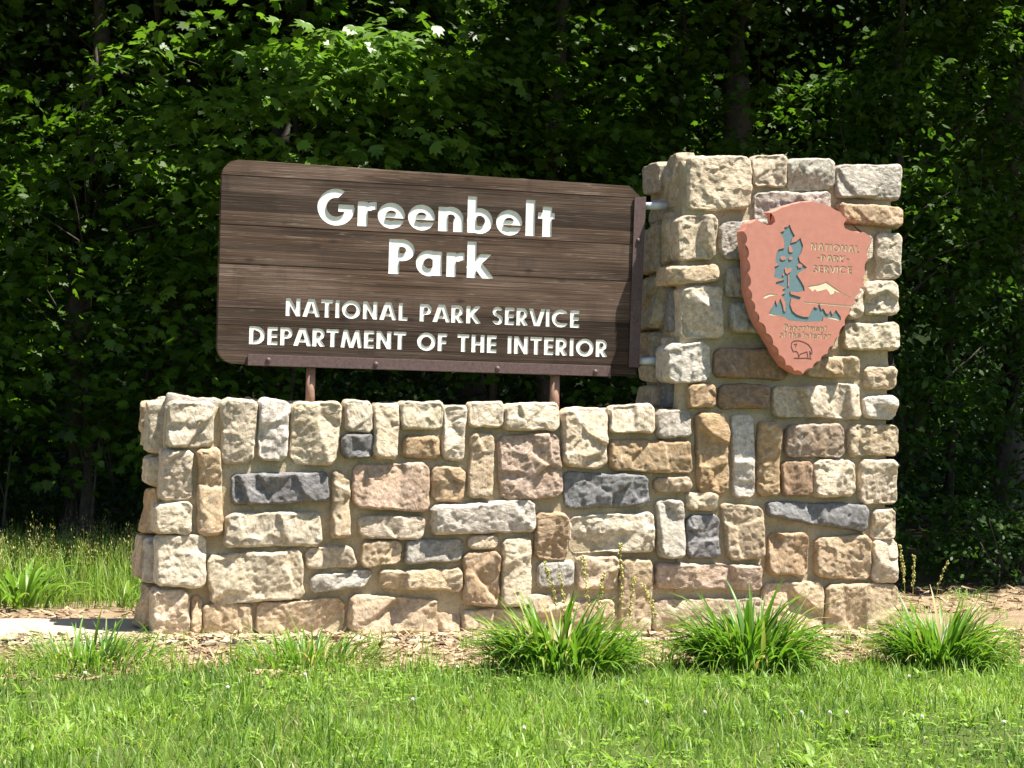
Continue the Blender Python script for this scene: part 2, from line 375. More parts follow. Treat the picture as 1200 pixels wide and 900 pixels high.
EMBLEM_TREE = [(4.1491, 2.7859), (4.1677, 2.7459), (4.1907, 2.7102), (4.169, 2.6911), (4.1625, 2.6613), (4.2048, 2.674), (4.2308, 2.6998), (4.2515, 2.6475), (4.2375, 2.5977),
 (4.2203, 2.5723), (4.2299, 2.54), (4.2841, 2.5015), (4.2184, 2.4617), (4.2116, 2.4491), (4.2463, 2.4015), (4.2629, 2.3735), (4.2698, 2.3443), (4.2213, 2.3341),
 (4.1637, 2.3359), (4.1686, 2.3156), (4.2442, 2.2982), (4.2313, 2.2813), (4.1735, 2.2913), (4.1657, 2.246), (4.1844, 2.2018), (4.2159, 2.1785),
 (4.2605, 2.1662), (4.3049, 2.1654), (4.3219, 2.1989), (4.3433, 2.2366), (4.3659, 2.2252), (4.3784, 2.2626), (4.3946, 2.2181), (4.4086, 2.2293),
 (4.4289, 2.1972), (4.447, 2.1872), (4.4643, 2.2167), (4.4784, 2.1843), (4.5044, 2.2223), (4.5386, 2.1783), (4.5426, 2.1579), (4.5285, 2.1492),
 (4.4116, 2.1719), (4.4078, 2.1447), (4.2878, 2.1361), (4.1637, 2.1397), (4.1279, 2.1612), (4.0129, 2.1846), (4.0385, 2.2206), (4.0593, 2.2704),
 (4.0716, 2.2342), (4.0942, 2.284), (4.113, 2.2358), (4.12, 2.1993), (4.1342, 2.1958), (4.1345, 2.2611), (4.1025, 2.3088), (4.1313, 2.3223), (4.1062, 2.3416),
 (4.134, 2.3591), (4.0567, 2.3845), (4.061, 2.392), (4.1222, 2.4126), (4.0426, 2.4271), (4.0549, 2.4668), (4.0454, 2.495), (4.0803, 2.5088), (4.0534, 2.532),
 (4.0609, 2.5895), (4.0753, 2.6147), (4.1157, 2.6248), (4.1167, 2.6575), (4.1089, 2.6898), (4.0841, 2.7311), (4.1148, 2.7408), (4.1125, 2.7652),
 (4.1362, 2.7689)]
EMBLEM_MOUNTAIN = [(4.2914, 2.3698), (4.3267, 2.3819), (4.3711, 2.3895), (4.4021, 2.3991), (4.4287, 2.41), (4.4604, 2.3908), (4.5148, 2.3585), (4.5693, 2.3319), (4.6166, 2.3091),
 (4.5785, 2.32), (4.5332, 2.3412), (4.5106, 2.346), (4.4926, 2.3535), (4.4884, 2.3369), (4.4619, 2.3251), (4.4434, 2.3515), (4.4297, 2.3632), (4.4076, 2.3557),
 (4.3633, 2.3424), (4.3468, 2.3598), (4.3276, 2.3426), (4.3113, 2.3583)]
EMBLEM_HILL = [(3.965, 2.2829), (3.9857, 2.3), (4.0188, 2.3136), (4.0734, 2.3109), (4.0454, 2.3016), (4.0104, 2.2953), (3.9861, 2.2813)]
EMBLEM_HORIZON = [(4.2626, 2.2695), (4.3739, 2.2641), (4.6294, 2.256), (4.6296, 2.2478), (4.3741, 2.2559), (4.2628, 2.2613)]
EMBLEM_LAKE = [(4.4162, 2.1688), (4.4563, 2.1736), (4.5101, 2.169), (4.53, 2.1599), (4.5268, 2.145), (4.4974, 2.1373), (4.439, 2.145), (4.4139, 2.1531)]
EMBLEM_SHORE = [(4.0086, 2.1795), (4.0658, 2.1801), (4.11, 2.172), (4.1058, 2.1645), (4.0484, 2.168), (4.0132, 2.1699)]
EMBLEM_BISON = [[(4.1903, 1.9405), (4.18, 1.9646), (4.183, 1.9892), (4.2004, 2.0021), (4.2375, 2.005), (4.2732, 1.9964), (4.3046, 1.9811), (4.3274, 1.9573), (4.3351, 1.9289),
  (4.3283, 1.9164)],
 [(4.1903, 1.9405), (4.1994, 1.9285), (4.217, 1.9332), (4.2305, 1.9214), (4.2383, 1.893)],
 [(4.2383, 1.893), (4.2467, 1.9137), (4.2704, 1.9227), (4.2968, 1.9317), (4.3039, 1.8951)], [(4.3283, 1.9164), (4.3172, 1.9365), (4.3217, 1.8932)],
 [(4.2027, 1.9777), (4.2203, 1.9823), (4.2119, 1.9616)], [(4.2048, 1.8862), (4.2402, 1.8857), (4.2845, 1.8888), (4.329, 1.8853)]]
EMBLEM_TEXT = [('NATIONAL', (4.3125, 2.6217), (4.6665, 2.6193), 0.056), ('-PARK-', (4.3586, 2.5508), (4.5932, 2.5515), 0.05),
 ('SERVICE', (4.3292, 2.4723), (4.6156, 2.4749), 0.056), ('Department', (4.1255, 2.0713), (4.4388, 2.0744), 0.05),
 ('of the Interior', (4.0914, 2.0212), (4.4685, 2.0245), 0.05)]
EMBLEM_PADS = [[(4.088, 2.5622), (4.101, 2.571), (4.1258, 2.568), (4.1279, 2.5518), (4.1087, 2.5427), (4.0909, 2.5484)],
 [(4.1498, 2.5609), (4.1628, 2.5697), (4.1762, 2.5638), (4.1721, 2.5497), (4.1545, 2.5464)],
 [(4.148, 2.6386), (4.1593, 2.6473), (4.1703, 2.6314), (4.1798, 2.6032), (4.1622, 2.5975), (4.1488, 2.6059)],
 [(4.2128, 2.513), (4.2302, 2.5269), (4.2509, 2.5164), (4.2441, 2.4997), (4.222, 2.4971)],
 [(4.1205, 2.4901), (4.1362, 2.4965), (4.1437, 2.4789), (4.1574, 2.4958), (4.1735, 2.4884), (4.1651, 2.4676), (4.139, 2.4501), (4.1255, 2.4634)],
 [(4.1462, 2.4463), (4.1532, 2.4466), (4.1568, 2.3691), (4.1479, 2.3687)], [(4.1081, 2.4528), (4.1195, 2.4533), (4.1164, 2.4368), (4.1057, 2.4405)]]# ---------------------------------------------------------------- ground, path, mulch, lawn base
def grid_sheet(name, x0, x1, y0, y1, step, zf, m, edge=None):
    nx = int((x1 - x0) / step) + 1; ny = int((y1 - y0) / step) + 1
    X, Y = np.meshgrid(np.linspace(x0, x1, nx), np.linspace(y0, y1, ny))
    if edge is not None:                       # wavy far edge
        t = (Y - y0) / (y1 - y0)
        Y = y0 + t * (edge(X) - y0)
    Z = zf(X, Y)
    V = np.stack([X, Y, Z], -1).reshape(-1, 3)
    i = np.arange(nx * ny).reshape(ny, nx)
    F = np.stack([i[:-1, :-1], i[:-1, 1:], i[1:, 1:], i[1:, :-1]], -1).reshape(-1, 4)
    o = link(name, arr_mesh(name, V, F, True), None, m)
    return tag(o, kind='structure')

def soil_mat(name, lo, hi, scale, b):
    m, nt, p = mat(name)
    pos = geo_pos(nt)
    a = tex(nt, pos, scale, 6, 0.7); c2 = tex(nt, pos, scale * 9, 4, 0.7)
    c = mix(nt, ramp(nt, a, [(0.3, 0.0), (0.7, 1.0)]), lo, hi)
    c = mix(nt, ramp(nt, c2, [(0.3, 0.6), (0.52, 0.0)]), c, tuple(0.45 * v for v in lo))
    nt.links.new(c, p.inputs["Base Color"]); p.inputs["Roughness"].default_value = 1.0
    p.inputs["Specular IOR Level"].default_value = 0.1
    bump(nt, p, c2, b, 1.0)
    return m
def mulch_z(x, y):
    sg = lambda t: 1 / (1 + np.exp(-np.clip(t, -40, 40)))
    return (0.004 + sg((x - 5.32) / 0.07) * sg((y - 0.02) / 0.07) * 0.05 + 0.05 * np.exp(-((x - 7.9) / 1.3) ** 2 - ((y - 2.6) / 0.9) ** 2)
            + 0.018 * np.sin(x * 5.1 + y * 2) * np.sin(y * 4.3 + 1) * ((np.abs(y - 0.4) > 0.9) | (x > 5.6)))
def lawn_edge(x):
    return -1.86 + 0.10 * np.sin(x * 2.3 + 0.4) + 0.07 * np.sin(x * 5.1) - 0.14 * np.exp(-((x - 1.25) / 0.45) ** 2) - 0.12 * np.exp(-((x - 3.7) / 0.3) ** 2)

grid_sheet("ground", -150, 150, -150, 150, 5.0, lambda x, y: 0 * x - 0.03, soil_mat("forest_soil", (0.05, 0.035, 0.022), (0.12, 0.085, 0.05), 3.0, 0.02))
grid_sheet("mulch_bed", -14, 16, -2.6, 2.5, 0.1, mulch_z, soil_mat("mulch", (0.20, 0.14, 0.09), (0.38, 0.28, 0.18), 6.0, 0.02))
grid_sheet("lawn", -14, 18, -14, -1.8, 0.16, lambda x, y: 0.024 + 0.0 * x, soil_mat("turf_base", (0.05, 0.075, 0.018), (0.09, 0.12, 0.03), 8.0, 0.01), lawn_edge)
bm = bmesh.new()
add_box(bm, (-12, -0.40, -0.03), (14, 1.02, 0.03), 0.012)
tag(link("concrete_path", bm_mesh("concrete_path", bm), None, M['path']), kind='structure')

# ---------------------------------------------------------------- the stone wall and pillar
TINT = {'C': (0.63, 0.535, 0.395), 'T': (0.56, 0.44, 0.29), 'O': (0.50, 0.355, 0.205), 'P': (0.49, 0.375, 0.29),
        'G': (0.43, 0.40, 0.345), 'D': (0.215, 0.215, 0.225), 'W': (0.65, 0.61, 0.54), 'B': (0.33, 0.22, 0.14)}
STAIN = {'C': 0.2, 'T': 0.4, 'O': 0.7, 'P': 0.45, 'G': 0.12, 'D': 0.05, 'W': 0.12, 'B': 0.5}
wall = thing("stone_sign_wall", "long low wall of mixed rough stones with a tall square pillar at its right end", "stone wall", (2.5, 0.3, 0.0))

_perm = np.random.default_rng(3).permutation(512).astype(np.int64)
_grad = np.random.default_rng(4).normal(0, 1, (512, 3)); _grad /= np.linalg.norm(_grad, axis=1)[:, None]
def pnoise(P):
    """gradient noise for an (n,3) array, about -0.7..0.7"""
    I_ = np.floor(P).astype(np.int64); f = P - I_
    u = f * f * f * (f * (f * 6 - 15) + 10); out = 0
    for dx in (0, 1):
        for dy in (0, 1):
            for dz in (0, 1):
                h = _perm[(_perm[(_perm[(I_[:, 0] + dx) % 512] + I_[:, 1] + dy) % 512] + I_[:, 2] + dz) % 512]
                g = (_grad[h] * (f - np.array((dx, dy, dz)))).sum(1)
                w = (u[:, 0] if dx else 1 - u[:, 0]) * (u[:, 1] if dy else 1 - u[:, 1]) * (u[:, 2] if dz else 1 - u[:, 2])
                out = out + g * w
    return out
def fnoise(P, octv=4, lac=2.1, gain=0.55):
    s_, a_ = 0, 1.0
    for k in range(octv):
        s_ = s_ + a_ * pnoise(P * lac ** k + 17.3 * k); a_ *= gain
    return s_
def facets(x, y, w, h, cell, slope, rs, hard):
    """broken rock face: planar scallops, each cell tilted its own way"""
    n = max(3, int(w * h / (cell * cell)))
    C = rs.uniform(-0.5, 0.5, (n, 2)) * np.array((w, h)) * 1.05
    S = rs.normal(0, slope, (n, 2)); S[:, 1] -= 0.15 * slope; O = rs.normal(0, 0.25 * cell * slope, n)
    dx = x[:, None] - C[None, :, 0]; dy = y[:, None] - C[None, :, 1]
    d2 = np.sqrt(dx * dx + dy * dy) / cell
    W = np.exp(-(d2 - d2.min(1)[:, None]) * hard)
    H = O[None] + S[None, :, 0] * dx + S[None, :, 1] * dy
    return (W * H).sum(1) / W.sum(1)

def stone_mesh(quad, frame, prot, skirt, seed, rough=1.0):
    """Rock-faced block. quad: TL,TR,BR,BL in plane coordinates; frame: origin, a axis, b axis, outward normal."""
    rs = np.random.default_rng(seed)
    o, ea, eb, en = [np.array(v, float) for v in frame]
    tl, tr, br, bl = [np.array(q, float) for q in quad]
    c4 = (tl + tr + br + bl) / 4
    g = 0.005                                                # stones nearly fill their beds
    tl, tr, br, bl = [q + g * np.sign(q - c4) for q in (tl, tr, br, bl)]
    w = (np.linalg.norm(tr - tl) + np.linalg.norm(br - bl)) / 2; h = (np.linalg.norm(tl - bl) + np.linalg.norm(tr - br)) / 2
    nu = max(12, min(64, int(w / 0.0072))); nv = max(12, min(64, int(h / 0.0072)))
    rc = min(w, h) * rs.uniform(0.10, 0.24)
    re = min(rs.uniform(0.010, 0.022), min(w, h) * 0.25)
    off = np.array((seed * 3.17 % 50, seed * 7.31 % 50, 0))
    cen = o + ea * c4[0] + eb * c4[1]
    t = np.linspace(-1, 1, nu + 1); uu = t * (1.2 - 0.2 * t * t)
    t = np.linspace(-1, 1, nv + 1); vv = t * (1.2 - 0.2 * t * t)
    Ug, Vg = np.meshgrid(uu, vv); u = Ug.ravel(); v = Vg.ravel()
    x, y = u * w / 2, v * h / 2
    p_ = np.clip((np.abs(x) - (w / 2 - rc)) / rc, 0, 1); q_ = np.clip((np.abs(y) - (h / 2 - rc)) / rc, 0, 1)
    cor = (p_ > 0) & (q_ > 0)
    x = np.where(cor, np.sign(x) * (w / 2 - rc + rc * p_ * np.sqrt(1 - q_ * q_ / 2)), x)
    y = np.where(cor, np.sign(y) * (h / 2 - rc + rc * q_ * np.sqrt(1 - p_ * p_ / 2)), y)
    dx, dy = (1 - np.abs(u)) * w / 2, (1 - np.abs(v)) * h / 2
    d = np.minimum(dx, dy)
    in_c = (dx < 0.05) & (dy < 0.05)
    d = np.where(in_c, np.maximum(0, np.minimum(d, 0.05 - np.hypot(0.05 - dx, 0.05 - dy) * 0.95)), d)
    S, T = (x / w + 0.5)[:, None], (y / h + 0.5)[:, None]
    q = (bl * (1 - S) + br * S) * (1 - T) + (tl * (1 - S) + tr * S) * T
    Q3 = np.concatenate([q, 0 * q[:, :1]], 1) + off
    q = q + np.stack([pnoise(Q3 * 5) * 0.016 + pnoise(Q3 * 16 + 5) * 0.009 + pnoise(Q3 * 40) * 0.004,
                      pnoise(Q3 * 5 + 31) * 0.016 + pnoise(Q3 * 16 + 41) * 0.009 + pnoise(Q3 * 40 + 9) * 0.004], 1)
    # every edge wears differently: the rounding radius wanders along the outline
    rew = re * (1 + 1.1 * pnoise(Q3 * 9 + 77)).clip(0.45, 2.0)
    f = np.sqrt(np.maximum(0, 1 - (1 - np.minimum(1, d / rew)) ** 2))
    big = facets(x, y, w, h, rs.uniform(0.11, 0.24), 0.15, rs, 26.0)
    med = facets(x, y, w, h, rs.uniform(0.030, 0.05), 0.10, rs, 26.0)
    ca, sa = math.cos(seed * 1.7), math.sin(seed * 1.7) * 0.6
    QR = np.stack([Q3[:, 0] * ca - Q3[:, 1] * sa, (Q3[:, 0] * sa + Q3[:, 1] * ca) * 2.2, Q3[:, 2]], 1)
    fn = fnoise(Q3 * 30, 3) * 0.0032 + fnoise(Q3 * 6 + 9, 2) * 0.005 + (np.abs(pnoise(QR * 13 + 3)) - 0.2) * -0.008 + np.abs(pnoise(QR * 30 + 8)) * -0.004
    bulge = 0.005 * np.minimum(1, d / (0.30 * min(w, h)))
    fade = np.minimum(1, d / 0.022)
    tilt = rs.normal(0, 0.03) * x + rs.normal(-0.02, 0.035) * y
    n = -0.058 + (prot + 0.058) * f + rough * f * ((big + med) * (0.35 + 0.65 * fade) + fn * (0.5 + 0.5 * fade)) + bulge + tilt * f
    Vx = o + ea * q[:, :1] + eb * q[:, 1:] + en * n[:, None] - cen
    idx = np.arange((nu + 1) * (nv + 1)).reshape(nv + 1, nu + 1)
    F = np.stack([idx[:-1, :-1], idx[:-1, 1:], idx[1:, 1:], idx[1:, :-1]], -1).reshape(-1, 4)
    ring = np.concatenate([idx[0, :-1], idx[:-1, -1], idx[-1, :0:-1], idx[:0:-1, 0]])
    back = Vx[ring] - en * (n[ring] + skirt)[:, None]
    L = len(ring); b0 = len(Vx); k = np.arange(L)
    F2 = np.stack([ring, b0 + k, b0 + (k + 1) % L, ring[(k + 1) % L]], -1)
    me = arr_mesh("stone", np.concatenate([Vx, back]), np.concatenate([F, F2]), True)
    return me, Vector(cen)

FRONT = ((0, 0, 0), (1, 0, 0), (0, 0, 1), (0, -1, 0))
SEED = [11]
def put_stone(quad, frame, kind, prot=0.0, skirt=0.10, rough=1.0, label=None):
    SEED[0] += 1
    me, c = stone_mesh(quad, frame, prot, skirt, SEED[0], rough)
    o = link("stone", me, wall, M['stone'], c - wall.location)
    rs = random.Random(SEED[0] * 13)
    k = rs.uniform(0.88, 1.10); t = TINT[kind]
    gm = rs.uniform(0, 0.25); av = sum(t) / 3
    o.color = ((t[0] + (av - t[0]) * gm) * k * rs.uniform(0.98, 1.04), (t[1] + (av - t[1]) * gm) * k, (t[2] + (av - t[2]) * gm) * k, 1)
    o["stain"] = STAIN[kind] * rs.uniform(0.6, 1.3)
    if label: o['label'] = label
    return o

STONE_LABEL = {'D': "dark blue grey stone", 'O': "orange tan stone", 'B': "brown stone"}
for kind, q in FRONT_STONES:
    cx_ = sum(p[0] for p in q) / 4; zb = min(p[1] for p in q); zt = max(p[1] for p in q)
    base = zb < 0.12
    left_corner = min(p[0] for p in q) < 0.06 or (zb > 1.4 and min(p[0] for p in q) < 3.5)
    right_corner = max(p[0] for p in q) > 4.95
    rsx = random.Random(int(cx_ * 1000) + int(zb * 777))
    prot = rsx.uniform(-0.006, 0.012) - (0.006 if base and not (left_corner or right_corner) else 0.0)
    put_stone(q, FRONT, kind, prot, 0.24 if (left_corner or right_corner) else 0.10, 1.0, STONE_LABEL.get(kind))

# left end of the wall (normal -x): (y range, z range, outward, kind)
LEFT = ((0, 0, 0), (0, -1, 0), (0, 0, 1), (-1, 0, 0))
def rect(a0, a1, b0, b1, j=0.008):
    r = lambda: random.uniform(-j, j)
    return [(a0 + r(), b1 + r()), (a1 + r(), b1 + r()), (a1 + r(), b0 + r()), (a0 + r(), b0 + r())]
for y0, y1, z0, z1, out, k in [(0.19, 0.40, 1.16, 1.50, 0.055, 'C'), (0.42, 0.63, 1.20, 1.49, 0.075, 'T'),
                               (0.20, 0.63, 0.95, 1.135, 0.045, 'C'), (0.22, 0.62, 0.64, 0.925, 0.05, 'O'),
                               (0.17, 0.36, 0.335, 0.62, 0.05, 'G'), (0.38, 0.64, 0.335, 0.62, 0.085, 'T'),
                               (0.20, 0.62, 0.03, 0.31, 0.045, 'T')]:
    put_stone(rect(-y1, -y0, z0, z1), LEFT, k, out, 0.10, 0.9, STONE_LABEL.get(k))
# left face of the pillar above the wall
PLEFT = ((3.47, 0, 0), (0, -1, 0), (0, 0, 1), (-1, 0, 0))
for y0, y1, z0, z1, out, k in [(0.40, 0.72, 3.03, 3.24, 0.065, 'T'), (0.13, 0.37, 2.90, 3.27, 0.035, 'T'), (0.40, 0.70, 2.83, 3.0, 0.02, 'T'),
                               (0.36, 0.72, 2.47, 2.80, 0.075, 'T'), (0.17, 0.34, 2.52, 2.87, 0.055, 'T'),
                               (0.32, 0.72, 2.08, 2.45, 0.085, 'T'), (0.13, 0.30, 2.05, 2.36, 0.05, 'D'), (0.13, 0.30, 2.38, 2.50, 0.03, 'T'),
                               (0.36, 0.72, 1.865, 2.06, 0.085, 'T'), (0.12, 0.34, 1.87, 2.03, 0.03, 'C'), (0.38, 0.72, 1.71, 1.84, 0.07, 'C'),
                               (0.13, 0.35, 1.53, 1.84, 0.045, 'D'), (0.37, 0.72, 1.54, 1.69, 0.075, 'T')]:
    put_stone(rect(-y1, -y0, z0, z1), PLEFT, k, out, 0.10, 0.8, STONE_LABEL.get(k))
# right face of the pillar (seen only from the side) and the cap stones
PRIGHT = ((5.03, 0, 0), (0, 1, 0), (0, 0, 1), (1, 0, 0))
z = 0.03
while z < 3.1:
    hgt = random.uniform(0.19, 0.34); z1 = min(z + hgt, 3.22)
    if z1 - z > 0.1:
        sp_ = random.uniform(0.34, 0.52)
        put_stone(rect(0.21, sp_ - 0.015, z + 0.012, z1 - 0.012), PRIGHT, random.choice('CTTGC'), 0.03)
        put_stone(rect(sp_ + 0.015, 0.70, z + 0.012, z1 - 0.012), PRIGHT, random.choice('CTTOC'), 0.03)
    z = z1
def top_row(x0, x1, y0, y1, zt, lo, hi):
    fr = ((0, 0, zt), (1, 0, 0), (0, 1, 0), (0, 0, 1))
    x = x0
    while x < x1 - 0.08:
        w = min(random.uniform(0.24, 0.46), x1 - x)
        put_stone(rect(x + 0.012, x + w - 0.012, y0, y1), fr, random.choice('CCTG'), random.uniform(lo, hi), 0.08, 0.7)
        x += w
top_row(0.03, 3.40, 0.12, 0.36, 1.47, 0.0, 0.03)
top_row(0.0, 3.38, 0.38, 0.63, 1.47, 0.0, 0.045)
top_row(3.48, 5.02, 0.14, 0.42, 3.22, 0.0, 0.03)
top_row(3.46, 5.02, 0.44, 0.71, 3.22, 0.01, 0.05)

def mortar_box(bm, a, b, step=0.035):
    """closed box whose faces are fine grids, pushed about by noise"""
    def quad_grid(o, e1, e2, n1, n2):
        vs = [[bm.verts.new(o + e1 * (i / n1) + e2 * (j / n2)) for i in range(n1 + 1)] for j in range(n2 + 1)]
        for j in range(n2):
            for i in range(n1):
                bm.faces.new((vs[j][i], vs[j][i + 1], vs[j + 1][i + 1], vs[j + 1][i]))
    a = Vector(a); b = Vector(b); d = b - a
    n = [max(1, int(abs(d[i]) / step)) for i in range(3)]
    X, Y, Z = Vector((d.x, 0, 0)), Vector((0, d.y, 0)), Vector((0, 0, d.z))
    for o in (a, a + Z): quad_grid(o, X, Y, n[0], n[1])
    for o in (a, a + Y): quad_grid(o, X, Z, n[0], n[2])
    for o in (a, a + X): quad_grid(o, Y, Z, n[1], n[2])
def finish_mortar(bm):
    bmesh.ops.remove_doubles(bm, verts=bm.verts, dist=1e-4)
    for v in bm.verts:
        p = v.co
        d = noise.noise_vector(p * 6.0) * 0.011 + noise.noise_vector(p * 19.0 + Vector((5, 5, 5))) * 0.006
        v.co = p + d
bm = bmesh.new(); mortar_box(bm, (0.035, 0.048, -0.02), (3.50, 0.60, 1.455)); finish_mortar(bm)
link("mortar", bm_mesh("mortar", bm, True), wall, M['mortar'], -wall.location)
bm = bmesh.new(); mortar_box(bm, (3.46, 0.046, -0.02), (5.005, 0.69, 3.21)); finish_mortar(bm)
link("mortar", bm_mesh("mortar", bm, True), wall, M['mortar'], -wall.location)
# ---------------------------------------------------------------- lettering: glyphs as distance fields -> contours
def f_box(x0, y0, x1, y1):
    return lambda X, Y: np.maximum(np.maximum(x0 - X, X - x1), np.maximum(y0 - Y, Y - y1))
def f_ring(cx, cy, r, t, sx=1.0):
    def f(X, Y):
        d = np.hypot((X - cx) / sx, Y - cy)
        return np.maximum(d - r, (r - t) - d)
    return f
def f_disc(cx, cy, r): return lambda X, Y: np.hypot(X - cx, Y - cy) - r
def f_seg(ax, ay, bx, by, t):
    L = math.hypot(bx - ax, by - ay); ux, uy = (bx - ax) / L, (by - ay) / L
    return lambda X, Y: np.maximum(np.abs(-(X - ax) * uy + (Y - ay) * ux) - t / 2, np.maximum(-((X - ax) * ux + (Y - ay) * uy), ((X - ax) * ux + (Y - ay) * uy) - L))
def f_line(pts, t):
    def f(X, Y):
        r = np.full_like(X, 1e9)
        for (ax, ay), (bx, by) in zip(pts[:-1], pts[1:]):
            vx, vy = bx - ax, by - ay; q = np.clip(((X - ax) * vx + (Y - ay) * vy) / (vx * vx + vy * vy + 1e-12), 0, 1)
            r = np.minimum(r, np.hypot(X - ax - q * vx, Y - ay - q * vy) - t / 2)
        return r
    return f
def U(*fs): return lambda X, Y: np.minimum.reduce([f(X, Y) for f in fs])
def I(*fs): return lambda X, Y: np.maximum.reduce([f(X, Y) for f in fs])
def SUB(a, b): return lambda X, Y: np.maximum(a(X, Y), -b(X, Y))
def HP(nx, ny, c): return lambda X, Y: c - (nx * X + ny * Y)          # inside where n.p > c

